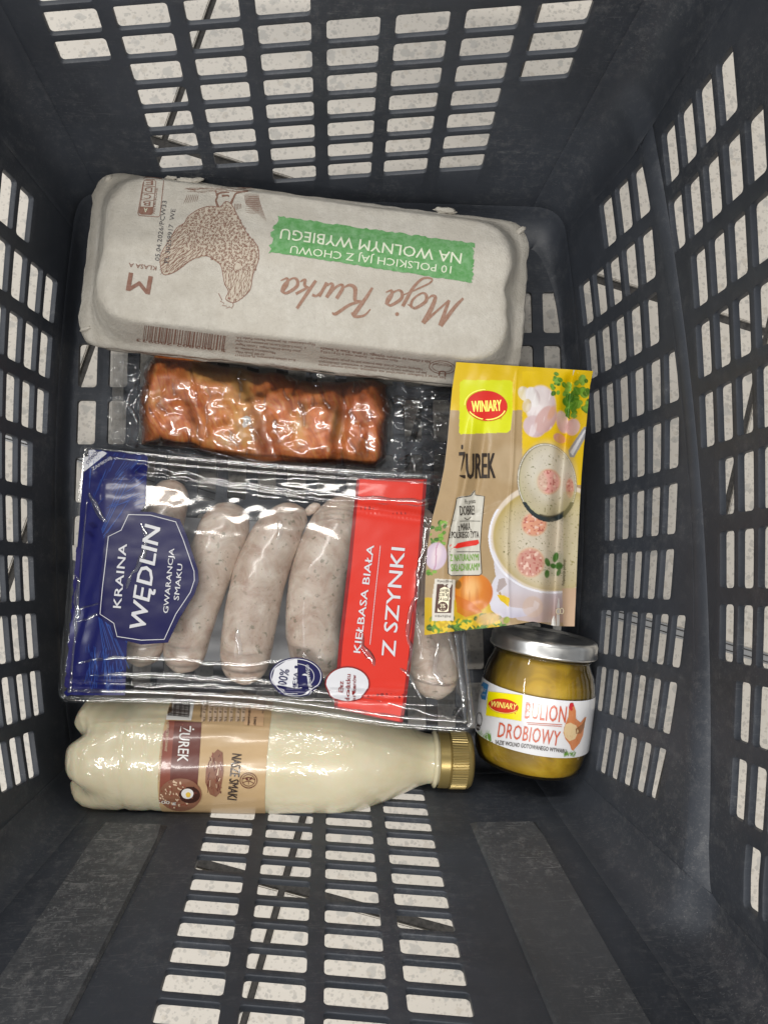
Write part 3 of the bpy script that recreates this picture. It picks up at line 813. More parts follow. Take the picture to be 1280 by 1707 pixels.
# ================================================================ clear films
def film(name, wr=1.0, tint=(.97,.975,.98), rough=.04, base=.02, gain=1.25, scale=60, haze=0.0, hazecol=(.5,.52,.55), fine=.04, ridge=0.0):
    n=N(name); t=n.t; c=n.coord()
    h=n.math('ADD',n.math('MULTIPLY',n.noise(scale*.6,2,.5,c,1.0),1.0),n.math('MULTIPLY',n.noise(scale*3,2,.5,c,.8),fine))
    rid=n.ramp(n.noise(scale*.45,2,.45,c,1.2),[(.47,0),(.5,1),(.53,0)])
    h=n.math('ADD',h,n.math('MULTIPLY',rid,ridge))
    nb_=n.bump(h,.55*wr,.0030)
    g=n.add('ShaderNodeBsdfGlossy'); g.inputs['Roughness'].default_value=rough; n.set(g.inputs['Normal'],nb_); g.inputs[0].default_value=(1,1,1,1)
    tr_=n.add('ShaderNodeBsdfTransparent'); tr_.inputs[0].default_value=tuple(tint)+(1,)
    fr=n.add('ShaderNodeFresnel'); fr.inputs[0].default_value=1.45; n.set(fr.inputs['Normal'],nb_)
    fac=n.math('MINIMUM',n.math('ADD',n.math('MULTIPLY',fr.outputs[0],gain),base),1.0)
    m=n.add('ShaderNodeMixShader'); n.set(m.inputs[0],fac); n.set(m.inputs[1],tr_.outputs[0]); n.set(m.inputs[2],g.outputs[0])
    outp=m.outputs[0]
    if haze:
        df=n.add('ShaderNodeBsdfDiffuse'); df.inputs[0].default_value=tuple(hazecol)+(1,)
        m2=n.add('ShaderNodeMixShader'); n.set(m2.inputs[0],n.math('MULTIPLY',n.ramp(n.noise(scale*.7,3,.6,c),[(.35,.3),(.7,1)]),haze)); n.set(m2.inputs[1],outp); n.set(m2.inputs[2],df.outputs[0]); outp=m2.outputs[0]
    n.set(n.o.inputs[0],outp); return n.m
M_film=film('clear_lidding_film',.05,rough=.07,haze=.02,scale=30,base=.008,gain=1.05,fine=.01)
M_bag=film('vacuum_bag_film',.55,haze=.04,scale=55,gain=1.15,base=.01,ridge=.05)
M_trayclear=film('clear_tray_plastic',.15,haze=.02,rough=.08,scale=24,gain=1.1,fine=0.0)
M_shell=film('clear_glass_shell',.0,haze=0,rough=.03,scale=25,gain=1.2,base=.0)
# ================================================================ SMOKED MEAT in its vacuum bag
MO=(100,560,.53125)
mt_top=[(262,120),(300,68),(345,57),(420,70),(480,92),(600,112),(700,132),(800,150),(900,142),(985,143),(1030,158)]
mt_bot=[(255,330),(330,338),(400,343),(470,366),(540,386),(600,398),(705,404),(800,407),(900,406),(985,402),(1022,370)]
mt_top=np.array(mt_top,float)-[0,6];mt_bot=np.array(mt_bot,float)+[0,8]
def crv(P,t):
    s=np.linspace(0,1,len(P)); return np.array([np.interp(t,s,P[:,0]),np.interp(t,s,P[:,1])])
def meat_h(s,t,px,py):
    e=max(0,1-abs(2*s-1)**12)**.5*max(0,1-abs(2*t-1)**5)**.5
    u=px*.8+py*.42; w=-px*.42+py*.8
    rid=noise.fractal(Vector((u*.03,w*.005,3)),.7,2.1,3)*.0009+noise.fractal(Vector((px*.012,py*.014,9)),.6,2.1,3)*.0032
    groove=0
    for gx,sl,am in ((330,.25,.0022),(430,.4,.0018),(572,-.1,.0045),(610,.1,.0012)):
        groove-=am*math.exp(-((px-gx-sl*(py-690))/11)**2)
    return e*(.018+rid+groove)
NS,NT=300,140
V=[];F=[];meatpx=[]
for j in range(NT+1):
    t=j/NT
    for i in range(NS+1):
        s=i/NS; a=crv(mt_top,s);b=crv(mt_bot,s); p=a*(1-t)+b*t
        bow=(1-t)*t*4*(-10*(1-s)**6+6*s**8); px=MO[0]+(p[0]+bow)*MO[2]; py=MO[1]+p[1]*MO[2]
        px+=7*noise.noise(Vector((px*.02,py*.03,1))); py+=8*noise.noise(Vector((px*.022,py*.02,4)))
        z=.003+meat_h(s,t,px,py); V.append(at(px,py,z)); meatpx.append((px,py,z))
for j in range(NT):
    for i in range(NS): a=j*(NS+1)+i; F.append([a,a+1,a+NS+2,a+NS+1])
nb0=len(V)   # underside
rim_i=[i for i in range(NS+1)]+[j*(NS+1)+NS for j in range(1,NT+1)]+[NT*(NS+1)+i for i in range(NS-1,-1,-1)]+[j*(NS+1) for j in range(NT-1,0,-1)]
for i in rim_i: v=V[i].copy(); v[2]=.0015; V.append(v)
m_=len(rim_i)
for k in range(m_): F.append([rim_i[k],rim_i[(k+1)%m_],nb0+(k+1)%m_,nb0+k])
F.append([nb0+k for k in range(m_)])
def meatmat():
    n=N('smoked_meat'); c=n.coord()
    m=n.add('ShaderNodeMapping'); n.set(m.inputs[0],c); m.inputs['Rotation'].default_value=(0,0,.42); m.inputs['Scale'].default_value=(230,34,60)
    st=n.noise(1,6,.72,m.outputs[0],1.2)
    big=n.noise(22,3,.55,c,1.0)
    at_=n.add('ShaderNodeAttribute'); at_.attribute_name='paint'
    a=n.ramp(st,[(.30,(.20,.045,.014)),(.46,(.40,.12,.030)),(.58,(.52,.20,.055)),(.72,(.68,.38,.15))])
    col=n.mix(.85,a,at_.outputs[0])
    col=n.mix(n.ramp(big,[(.5,0),(.75,.12)]),col,(.33,.06,.02))
    n.P(Base_Color=col,Roughness=.28,Subsurface_Weight=.1,Subsurface_Scale=.003,Coat_Weight=.8,Coat_Roughness=.06)
    n.b.inputs['Subsurface Radius'].default_value=(1,.3,.15)
    wr=n.noise(170,4,.6,c,2.2); wr2=n.noise(60,3,.6,c,1.5)
    bmp=n.bump(n.math('ADD',wr2,n.math('MULTIPLY',wr,.3)),.5,.0022)
    n.P(Coat_Normal=bmp,Normal=n.bump(st,.3,.0008)); return n.m
M_meat=meatmat()
meat=pyobj('smoked_meat',V,F,M_meat); fixout(meat)
tag(meat,'glossy orange-brown piece of smoked meat sealed between egg carton and sausages','smoked meat')
def paint(o,cols):
    ca=o.data.color_attributes.new('paint','FLOAT_COLOR','POINT')
    arr=np.ones((len(o.data.vertices),4),dtype=np.float32); arr[:len(cols),:3]=cols; ca.data.foreach_set('color',arr.ravel())
cols=[]
OR=np.array(srgb(222,116,44)); DR=np.array(srgb(158,62,26)); YE=np.array(srgb(228,172,90)); LR=np.array(srgb(218,130,62))
def nz_(x,y,z,o=3): return noise.fractal(Vector((x,y,z)),.6,2.1,o)
for k,(px,py,z) in enumerate(meatpx):
    x=(px-MO[0])/MO[2]; y=(py-MO[1])/MO[2]
    wx=x+14*nz_(x*.008,y*.008,1,2); wy=y+10*nz_(x*.008,y*.008,4,2)
    u=wx*.90-wy*.36; w=wx*.36+wy*.90          # grain runs steeply down to the right
    g1=nz_(u*.036,w*.007,2,4)*.75+.45*nz_(x*.03,y*.03,12,3); g2=nz_(u*.13,w*.022,7,3); bl=nz_(x*.012,y*.012,5,2)
    f=math.exp(-((x-560)/60)**2-((y-150)/100)**2)+.8*math.exp(-((x-440)/35)**2-((y-110)/40)**2)+.8*math.exp(-((x-750)/26)**2-((y-290)/60)**2)+.8*math.exp(-((x-870)/18)**2-((y-280)/50)**2)+.6*math.exp(-((x-570)/40)**2-((y-300)/90)**2)+.7*math.exp(-((x-300)/30)**2-((y-190)/30)**2)+.4*math.exp(-((x-500)/90)**2-((y-330)/25)**2)
    g=math.exp(-((x-930)/70)**2-((y-220)/90)**2)*.6+math.exp(-((x-650)/55)**2-((y-330)/60)**2)*.4+math.exp(-((x-340)/60)**2-((y-140)/60)**2)*.25
    c=OR.copy(); t=min(1,max(0,.35+1.1*g1)); c=c*(1-t*.45)+LR*t*.45
    t=min(1,max(0,(-.16-g1)*2.2)); c=c*(1-.6*t)+DR*.75*t
    t=min(1,max(0,(g2-.22)*2.6))*.5; c=c*(1-t)+YE*t
    t=min(1,max(0,(-.25-g2)*3))*.5; c=c*(1-t)+DR*t
    t=min(1,max(0,f*(1.0+.8*g1+.4*bl)+.35*max(0,bl-.1)))*.95; c=c*(1-t)+YE*t
    t=min(1,max(0,g*(1+bl))); c=c*(1-t)+DR*t
    cols.append(c)
cols=np.array(cols); cols=np.vstack([cols,np.tile([.2,.05,.02],(m_,1))]); paint(meat,cols)
# white fat flecks
D=Decal(100,560,.53125); M_fat=plain('white_fat',(.72,.66,.60),.35)
D.poly([(572,255),(585,250),(598,256),(600,268),(590,272),(588,284),(576,288),(570,278),(576,268)],M_fat,0)
MEATB=bvh_of(meat)
o=D.build('fat_fleck',MEATB,meat,maxe=6)
# bag: two layers of film, sealed round the meat
BQ=[(178,588),(752,642),(742,812),(178,742)]
bag=empty('vacuum_bag',at(460,700,0),'crinkled clear vacuum bag round the smoked meat, with empty sealed ends','vacuum bag')
NS2,NT2=170,62; V=[];F=[]
meatz={}
for j in range(NT2+1):
    for i in range(NS2+1):
        s=i/NS2;t=j/NT2; p=bil([np.array(x) for x in BQ],s,t); px,py=p
        if i==0: px+=2.2*(j%2)
        w=noise.fractal(Vector((px*.03,py*.03,5)),.7,2.1,4); w2=abs(noise.fractal(Vector((px*.018,py*.022,11)),.6,2.1,3))
        end=min(1,max(0,(px-655)/40)) if px>500 else min(1,max(0,(240-px)/30))
        rg=(1-abs(noise.noise(Vector((px*.022+2*noise.noise(Vector((px*.01,py*.01,3))),py*.030,8)))))**5; z=.005+.0028*w+(.007*rg+.010*(.35-w2))*end*(1 if px>500 else .5)+(.005 if px>500 else 0)*end
        hit=MEATB.ray_cast(Vector(CAM),Vector(ray(px,py)))
        if hit[0] is not None: z=max(z,hit[0].z+.0012+.0006*w)
        V.append(at(px,py,max(.0012,z)))
W_=NS2+1
for _ in range(2):
    V2=[v.copy() for v in V]
    for j in range(1,NT2):
        for i in range(1,NS2):
            k=j*W_+i; V2[k][2]=max(V[k][2],(V[k-1][2]+V[k+1][2]+V[k-W_][2]+V[k+W_][2])/4)
    V=V2
F=[[j*W_+i,j*W_+i+1,(j+1)*W_+i+1,(j+1)*W_+i] for j in range(NT2) for i in range(NS2)]
bf=pyobj('top_film',V,F,M_bag,bag); fixn(bf); keep(bf)
Vb=[np.array([v[0],v[1],.0007]) for v in (bil([at(x,y,.001) for x,y in BQ],i/12,j/8) for j in range(9) for i in range(13))]
bb=pyobj('bottom_film',Vb,[[j*13+i,j*13+i+1,(j+1)*13+i+1,(j+1)*13+i] for j in range(8) for i in range(12)],M_trayclear,bag); keep(bb)
# grey seal strip at the left end
BAGB=bvh_of(bf)
M_seal=plain('grey_seal',(.12,.12,.115),.3,spec=.5)
n_=N('milky_seal'); tr_=n_.add('ShaderNodeBsdfTransparent'); mx=n_.add('ShaderNodeMixShader'); mx.inputs[0].default_value=.35; n_.P(Base_Color=(.30,.29,.27),Roughness=.3); n_.set(mx.inputs[1],tr_.outputs[0]); n_.set(mx.inputs[2],n_.b.outputs[0]); n_.set(n_.o.inputs[0],mx.outputs[0]); M_milk=n_.m
D=Decal(); D.poly([(188,592),(206,592),(206,742),(186,742)],M_milk); D.build('seal_strip',BAGB,bag,maxe=10)
# ================================================================ SAUSAGE PACK
PQ=[at(136,737,.040),at(751,792,.040),at(797,1224,.0755),at(97,1170,.0755)]
pk_n=np.cross(PQ[1]-PQ[0],PQ[3]-PQ[0]); pk_n/=np.linalg.norm(pk_n); 
if pk_n[2]<0: pk_n=-pk_n
pack=empty('sausage_pack',(sum(PQ)/4)[:2].tolist()+[0.],'clear tray pack with blue and red printed film, its near edge on the bottle','sausage pack')
def pkz(px,py,off=0.0):   # point of the pack plane seen at a pixel, off metres along the plane normal
    return atp(px,py,PQ[0]+pk_n*off,pk_n)
# outline with rounded corners
def outline(q,rads,nseg=(30,22,34,22)):
    out=[]
    for k in range(4):
        p=np.array(q[k],float); a=np.array(q[k-1],float); b=np.array(q[(k+1)%4],float); rad=rads[k]
        ea=(a-p)/np.linalg.norm(a-p); eb=(b-p)/np.linalg.norm(b-p); A=p+ea*rad;B=p+eb*rad
        for j in range(9): t=j/8; out.append((1-t)**2*A+2*t*(1-t)*p+t*t*B)
        nx=np.array(q[(k+1)%4],float); rb=rads[(k+1)%4]; C=nx-eb*rb
        for j in range(1,nseg[k]): t=j/nseg[k]; out.append(B+(C-B)*t)
    return out
PX=[(134,737),(751,786),(799,1226),(95,1172)]
def bend(p):  # the long edges sag a little
    s=(p[0]-95)/700; t=(p[1]-735)/470; y=p[1]
    y+= (t)*(-14*sin(pi*max(0,min(1,s*1.25)))) + (1-t)*(7*sin(pi*max(0,min(1,s))))
    return (p[0],y)
rim0=[bend(p) for p in outline(PX,(16,26,34,26))]
def shrink(pts,dd):
    c=np.mean(pts,0); out=[]; n=len(pts)
    for i in range(n):
        tg=np.array(pts[(i+2)%n])-np.array(pts[i-2]); nn=np.array([-tg[1],tg[0]]); nn/=np.linalg.norm(nn)
        if nn@(c-np.array(pts[i]))<0: nn=-nn
        out.append(np.array(pts[i])+nn*dd)
    return out
def ringw(pts,off): return [pkz(p[0],p[1],off) for p in pts]
i1=shrink(rim0,22)
# tray: flange, walls and floor of clear plastic
def tray_ring(dd,dep): return [w+np.array([0,0,0]) for w in (pkz(p[0],p[1],-dep) for p in shrink(rim0,dd))]
rings=[ringw(rim0,.0004),ringw(shrink(rim0,3),.0012),ringw(shrink(rim0,13),.0012),ringw(shrink(rim0,20),-.002)]
def low(p,dd,f):
    q=pkz(p[0],p[1],-.002); zb=max(.003,.003+(q[2]-.036)*.0); 
    # inside wall leans inward down to the tray floor
    depth=min(q[2]-.0035,.030); return q+np.array([0,0,-depth*f])
# keep the tray off the bottle: near edge is shallower
def trayfloor_z(P):   # world y decides how deep the tray can reach
    return .004 if P[1]>-.035 else .004+min(.062,(-.035-P[1])*1.45)
for dd,f in ((24,.35),(28,.7),(32,.93),(37,1.0)):
    r=[]
    for p in shrink(rim0,dd):
        q=pkz(p[0],p[1],-.002); zb=trayfloor_z(q); r.append(np.array([q[0],q[1],q[2]+(min(zb,q[2]-.004)-q[2])*f]))
    rings.append(r)
c0=sum(rings[-1])/len(rings[-1])
V,F=loft(rings); tr=pyobj('clear_tray',V,F,M_trayclear,pack); fixout(tr)
# inner bottom
keep(tr)
# film surface as a grid over the outline
def film_off(px,py):
    s=(px-95)/700;t=(py-735)/470
    e=max(0,min(1,min(s,1-s)*9))*max(0,min(1,min(t,1-t)*7))
    w=noise.fractal(Vector((px*.011,py*.016,21)),.6,2.1,3)
    # long taut folds parallel to the edges
    f1=math.exp(-((py-(790+(px-240)*.155))/7)**2)*.0016*(px>225)
    f2=0
    f3=math.exp(-((py-(1136+(px-130)*.045))/6)**2)*.0022
    f4=math.exp(-((px-(705+ (1000-py)*.06+8*sin(py*.03)))/6)**2)*.0018*(py>860)*(py<1130)
    return .0016+e*(.0045+.00025*w)+f1+f2+f3+f4
NS3,NT3=150,105; V=[];F=[]
inside=[]
from mathutils.geometry import intersect_point_tri_2d
rimp=[tuple(p) for p in shrink(rim0,5)]
idx={}
for j in range(NT3+1):
    for i in range(NS3+1):
        p=bil([np.array(x,float) for x in ((134,737),(751,786),(799,1226),(95,1172))],i/NS3,j/NT3); p=bend(p); p=np.array(p)
        if not inpoly(p[0],p[1],rimp):
            continue
        idx[(i,j)]=len(V); V.append(pkz(p[0],p[1],film_off(p[0],p[1])))
for j in range(NT3):
    for i in range(NS3):
        k=[(i,j),(i+1,j),(i+1,j+1),(i,j+1)]; g=[idx[a] for a in k if a in idx]
        if len(g)>=3: F.append(g)
pf=pyobj('lidding_film',V,F,M_film,pack); fixn(pf); FILMB=bvh_of(pf); keep(pf)
# white pad below the sausages
padq=[(300,862),(620,880),(610,1110),(262,1098)]
V=[];F=[]
for j in range(9):
    for i in range(13):
        p=bil([np.array(x,float) for x in padq],i/12,j/8); q=pkz(p[0],p[1],-.004); V.append(np.array(at(p[0],p[1],max(.006,trayfloor_z(q)+.002)+.0006*fbm((i,j,0),.4))))
F=[[j*13+i,j*13+i+1,(j+1)*13+i+1,(j+1)*13+i] for j in range(8) for i in range(12)]
pad=pyobj('absorbent_pad',V,F,plain('white_pad',(.55,.56,.58),.7),pack); fixn(pad); m=pad.modifiers.new('s','SOLIDIFY'); m.thickness=.0012; keep(pad)
# ---- sausages
def sausmat():
    n=N('raw_white_sausage'); c=n.coord()
    a=n.noise(75,5,.65,c,.6); b_=n.noise(260,3,.6,c)
    col=n.ramp(a,[(.34,(.46,.325,.25)),(.46,(.55,.43,.345)),(.56,(.62,.51,.42)),(.68,(.72,.63,.54))])
    col=n.mix(n.ramp(b_,[(.55,0),(.75,.5)]),col,(.64,.54,.47))
    wv=n.add('ShaderNodeVectorMath',operation='ADD'); n.set(wv.inputs[0],c); sc3=n.add('ShaderNodeVectorMath',operation='SCALE'); nt=n.add('ShaderNodeTexNoise'); nt.inputs['Scale'].default_value=260; n.set(nt.inputs['Vector'],c); n.set(sc3.inputs[0],nt.outputs[1]); sc3.inputs['Scale'].default_value=.006; n.set(wv.inputs[1],sc3.outputs[0])
    sp=n.math('MULTIPLY',n.ramp(n.voro(210,wv.outputs[0]),[(.14,1),(.26,0)]),n.ramp(n.noise(60,2,.5,c),[(.42,0),(.52,1)])); col=n.mix(n.math('MULTIPLY',sp,.62),col,(.16,.16,.10))
    sp2=n.ramp(n.voro(300,c),[(.06,1),(.13,0)]); col=n.mix(n.math('MULTIPLY',sp2,.55),col,(.20,.14,.10))
    n.P(Base_Color=col,Roughness=.38,Subsurface_Weight=.12,Subsurface_Scale=.004,Coat_Weight=.5,Coat_Roughness=.12)
    n.P(Normal=n.bump(n.math('ADD',a,n.math('MULTIPLY',b_,.4)),.3,.0015)); return n.m
M_saus=sausmat()
def catmull(P,n=12):
    P=np.array(P,float); P=np.vstack([2*P[0]-P[1],P,2*P[-1]-P[-2]]); out=[]
    for i in range(1,len(P)-2):
        for k in range(n):
            t=k/n; out.append(.5*((2*P[i])+(-P[i-1]+P[i+1])*t+(2*P[i-1]-5*P[i]+4*P[i+1]-P[i+2])*t*t+(-P[i-1]+3*P[i]-3*P[i+1]+P[i+2])*t**3))
    out.append(P[-2]); return np.array(out)
def sausage(pts,wpx,label,seed,dep=.0165,nip=0,flat=.88):
    W3=[pkz(x,y,-dep) for x,y in pts]; P=catmull(W3,10); n=len(P)
    s=np.r_[0,np.cumsum(np.linalg.norm(np.diff(P,axis=0),axis=1))]; L=s[-1]
    wr=[np.interp(a/L,np.linspace(0,1,len(wpx)),wpx) for a in s]
    R0=[w*1.0/2/FPX*np.linalg.norm(p-CAM)*.985 for w,p in zip(wr,P)]
    rings=[];NR=30; up=pk_n
    # resample with caps
    ss=np.concatenate([np.linspace(0,.02,8)[:-1]**1,np.linspace(.02,L-.02,34),np.linspace(L-.02,L,8)[1:]])
    for a in ss:
        p=np.array([np.interp(a,s,P[:,k]) for k in range(3)]); p2=np.array([np.interp(min(L,a+.002),s,P[:,k]) for k in range(3)]); p1=np.array([np.interp(max(0,a-.002),s,P[:,k]) for k in range(3)])
        t=p2-p1; t/=np.linalg.norm(t); r=np.interp(a,s,R0); e=min(a,L-a); r_=r*(1-max(0,1-e/(r*1.15))**2.3)**.5 if e<r*1.15 else r
        r_=max(r_,.0016); sd=np.cross(t,up); sd/=np.linalg.norm(sd); uu=np.cross(sd,t)
        ring_=[]
        for k in range(NR):
            th=2*pi*k/NR; q=sd*cos(th)*r_+uu*sin(th)*r_*flat
            w=1+.018*noise.noise(Vector(p*38)+Vector((cos(th),sin(th),seed*5)))+.02*noise.noise(Vector((p+q)*150)); ring_.append(p+q*w)
        rings.append(ring_)
    V,F=loft(rings); F.append(list(range(NR))[::-1]); F.append([ (len(rings)-1)*NR+k for k in range(NR)])
    o=pyobj('sausage',V,F,M_saus); fixout(o); tag(o,label,'sausage','white sausages in the tray pack')
    if nip:
        bm=bmesh.new(); e=P[0]; dr=P[0]-P[2]; dr/=np.linalg.norm(dr); bmesh.ops.create_icosphere(bm,subdivisions=3,radius=1)
        sdv=np.array([nip,0,0.])
        for v in bm.verts: v.co=Vector(e+dr*.001+sdv*.004)+Vector(v.co)*.0032*(1+.3*noise.noise(v.co*2))+Vector(dr)*v.co.dot(Vector(dr))*.002
        me=bpy.data.meshes.new('sausage_end'); bm.to_mesh(me); bm.free(); link('sausage_end',me,M_saus,o)
    return o
sausage([(288,800),(278,850),(255,920),(243,1000),(240,1060),(232,1112)],[56,66,74,78,74,62],'leftmost white sausage, mostly hidden below the blue label',1,.0165)
sausage([(384,838),(376,875),(350,945),(325,1020),(308,1085),(296,1122)],[74,84,80,74,70,66],'second white sausage, emerging from the blue label towards the top',2)
sausage([(508,850),(470,880),(437,950),(420,1020),(410,1090),(408,1142)],[50,84,90,90,86,74],'third white sausage, fully in view in the middle of the tray',3,nip=1)
sausage([(605,842),(570,870),(538,940),(525,1010),(525,1070),(540,1130)],[66,96,100,98,92,80],'fat white sausage partly below the red printed band',4,.018)
sausage([(698,846),(700,900),(704,980),(712,1050),(722,1110),(733,1166)],[50,76,80,82,88,72],'rightmost white sausage, between red band and soup sachet',5,.0155,nip=.6)
# ---- printed areas of the film
def gloss_ink(name,c,worn=0,rays=False):
    n=N(name); cc=n.coord()
    n.P(Base_Color=tuple(x*.62 for x in c),Roughness=.3,Coat_Weight=.25,Coat_Roughness=.09); n.b.inputs['Specular IOR Level'].default_value=.3
    h=n.noise(22,2,.45,cc,.6)
    nb_=n.bump(h,.12,.004); n.P(Normal=nb_,Coat_Normal=nb_); return n.m
BL=gloss_ink('navy_film_print',srgb(26,30,104)); BL2=gloss_ink('blue_rays_print',srgb(56,92,176)); NV=gloss_ink('deep_navy_print',srgb(20,18,88)); BL3=gloss_ink('violet_blue_print',srgb(44,40,110))
WH=gloss_ink('white_film_print',srgb(250,250,255)); RD=gloss_ink('red_film_print',srgb(250,62,44)); RD2=gloss_ink('dark_red_edge_print',srgb(160,34,34))
D=Decal(90,720,.30453)
c4=lambda x,y:(x,y)
D.poly([(150,66),(345,66),(520,98),(515,140),(500,400),(470,440),(400,1180),(388,1480),(60,1480),(28,1440),(22,1390),(60,1200),(110,600),(138,240),(140,120)],BL,0)
D.poly([(150,66),(345,78),(138,242),(140,110)],WH,1)
D.text('OTWÓRZ',(188,182),(262,98),18,BL,2,.01); D.text('ZAMKNIJ',(215,214),(318,150),16,WH,2,.0)
# fan of pale rays
for k in range(46):
    a=radians(-58+k*3.0); cx,cy=235,760; r0=260; r1=rnd.uniform(330,690)
    x0,y0=cx+cos(a)*r0*.2,cy+sin(a)*r0; x1,y1=cx+cos(a)*r1*.45,cy+sin(a)*r1
    x0=min(max(x0,150),395);
    lim=500-(max(y1,100)-140)*.075
    x1=min(x1,lim); 
    if abs(y1-cy)<300: continue
    D.stroke([(x0,y0),(x1,max(105,min(1460,y1)))],rnd.uniform(2.5,5),BL2,1)
for k in range(60):
    x=rnd.uniform(170,390); y=rnd.uniform(1150,1440); D.stroke([(x,y),(x+rnd.uniform(-14,14)-(x-260)*.12,y+rnd.uniform(30,110)*(1 if y<1350 else -1))],rnd.uniform(1.5,3.5),BL2,1)
for k in range(70):
    x=rnd.uniform(190,470); y=rnd.uniform(110,420); L=rnd.uniform(30,110); a=math.atan2(y-470,x-180); D.stroke([(x,y),(min(x+cos(a)*L,500),max(100,y+sin(a)*L))],rnd.uniform(1.5,3.5),BL2,1)
D.poly([(100,620),(150,640),(118,1100),(90,1400),(40,1400),(62,1180)],BL3,.5)
# shield
sh=[(400,437),(540,440),(690,480),(728,570),(790,760),(794,820),(770,890),(690,1020),(625,1155),(480,1166),(330,1130),(310,1060),(240,1010),(252,850),(285,560),(360,520)]
D.poly(sh,NV,2)
sh2=[(410,455),(530,458),(668,495),(708,590),(768,765),(770,815),(748,880),(668,1000),(605,1138),(480,1142),(348,1122),(330,1050),(256,1000),(268,860),(300,575),(370,540)]
D.stroke(sh2+[sh2[0]],4,WH,3)
D.text('KRAINA',(368,968),(402,618),42,WH,4,.03,0,1.05); D.text('WĘDLIN',(500,1088),(585,520),84,WH,4,.034,.1)
D.text('GWARANCJA',(626,996),(660,642),27,WH,4,.025); D.text('SMAKU',(684,925),(706,727),27,WH,4,.025)
for q in ([(190,505),(215,495),(240,520),(215,530)],[(175,545),(200,545),(222,575),(205,575)]): D.poly(q,NV,3)
D.build('blue_print',FILMB,pack,maxe=9,step=.0002)
D=Decal(430,740,.3125)
D.poly([(527,183),(900,188),(868,620),(835,1000),(790,1380),(770,1492),(405,1412),(430,1080),(480,640)],RD2,0)
D.poly([(542,190),(882,196),(852,620),(818,1000),(772,1380),(755,1482),(425,1410),(450,1080),(500,640)],RD,1)
D.text('KIEŁBASA BIAŁA',(545,1118),(618,545),36,WH,3,.03); D.text('Z SZYNKI',(728,1138),(782,560),70,WH,3,.02)
D.stroke([(597,1070),(652,545)],2,WH,3)
for k in range(60): 
    t=k/60; D.disc(597+55*t,1070-525*t,2.4,2.4,WH,3,n=6)
# badges
D.disc(203,1243,142,102,NV,4); D.ringd(203,1243,133,93,4,WH,5); D.ringd(203,1243,96,68,3,WH,5); D.poly([(75,1260),(90,1200),(150,1160),(210,1150),(212,1330),(150,1325),(95,1295)],WH,5)
D.text('100%',(150,1312),(168,1208),48,NV,6,.015); D.text('MIĘSA',(206,1325),(214,1222),22,NV,6,.015); D.disc(203,1193,8,8,NV,6); D.poly([(262,1240),(270,1300),(240,1318),(232,1300),(228,1270),(224,1245),(236,1236)],NV,6)
D.disc(250,1262,24,34,WH,5.5); D.poly([(228,1236),(262,1246),(270,1300),(250,1322),(236,1318),(228,1290),(222,1262)],NV,6)
D.text('WIEPRZOWEGO',(290,1330),(270,1180),17,WH,6,.01)
D.disc(476,1282,120,92,RD2,4); D.disc(476,1282,113,86,WH,5)
for tx,A_,B_b,h_ in (('Bez',(452,1328),(455,1268),24),('dodatku',(487,1362),(493,1232),24),('fosforanów',(520,1368),(522,1236),20)): D.text(tx,A_,B_b,h_,RD2,6,.015)
D.build('red_print',FILMB,pack,maxe=9,step=.0002)

# taut creases of the films and the rolled edge of the tray
def cremat():
    n=N('film_crease'); g=n.add('ShaderNodeBsdfGlossy'); g.inputs['Roughness'].default_value=.10; g.inputs[0].default_value=(1,1,1,1)
    t=n.add('ShaderNodeBsdfTransparent'); lw=n.add('ShaderNodeFresnel'); lw.inputs[0].default_value=1.5
    m=n.add('ShaderNodeMixShader'); n.set(m.inputs[0],n.math('MINIMUM',n.math('ADD',n.math('MULTIPLY',lw.outputs[0],1.6),.12),1.0)); n.set(m.inputs[1],t.outputs[0]); n.set(m.inputs[2],g.outputs[0]); n.set(n.o.inputs[0],m.outputs[0]); return n.m
M_crease=cremat()
def crease_set(name,lines,bvh,parent,seed=0,lift=0.0):
    V=[];F=[];co=Vector(CAM); rr_=random.Random(seed)
    for pts,rad,wob in lines:
        P=catmull([(x,y,0) for x,y in pts],10)[:,:2]; n_=len(P); W3=[]
        for i,p in enumerate(P):
            q=p+wob*np.array([noise.noise(Vector((p[0]*.06,p[1]*.06,seed+1.3))),noise.noise(Vector((p[0]*.06,p[1]*.06,seed+9.1)))])
            h=bvh.ray_cast(co,Vector(ray(q[0],q[1])))
            if h[0] is None: continue
            W3.append(np.array(h[0])+np.array([0,0,lift]))
        n_=len(W3)
        if n_<3: continue
        for i in range(n_):
            t=W3[min(n_-1,i+1)]-W3[max(0,i-1)]; t/=np.linalg.norm(t); sd=np.cross(t,[0,0,1.]); sd/=np.linalg.norm(sd); up=np.cross(sd,t)
            r=rad*(.25+.75*sin(pi*(i+.5)/n_)**.5)*(1+.35*noise.noise(Vector(W3[i]*160)))
            for k in range(7): a=pi*k/6; V.append(W3[i]+sd*cos(a)*r*1.5+up*sin(a)*r*.8)
        b=len(V)-n_*7
        for i in range(n_-1):
            for k in range(6): F.append([b+i*7+k,b+i*7+k+1,b+(i+1)*7+k+1,b+(i+1)*7+k])
    o=pyobj(name,V,F,M_crease,parent); fixn(o); return keep(o)
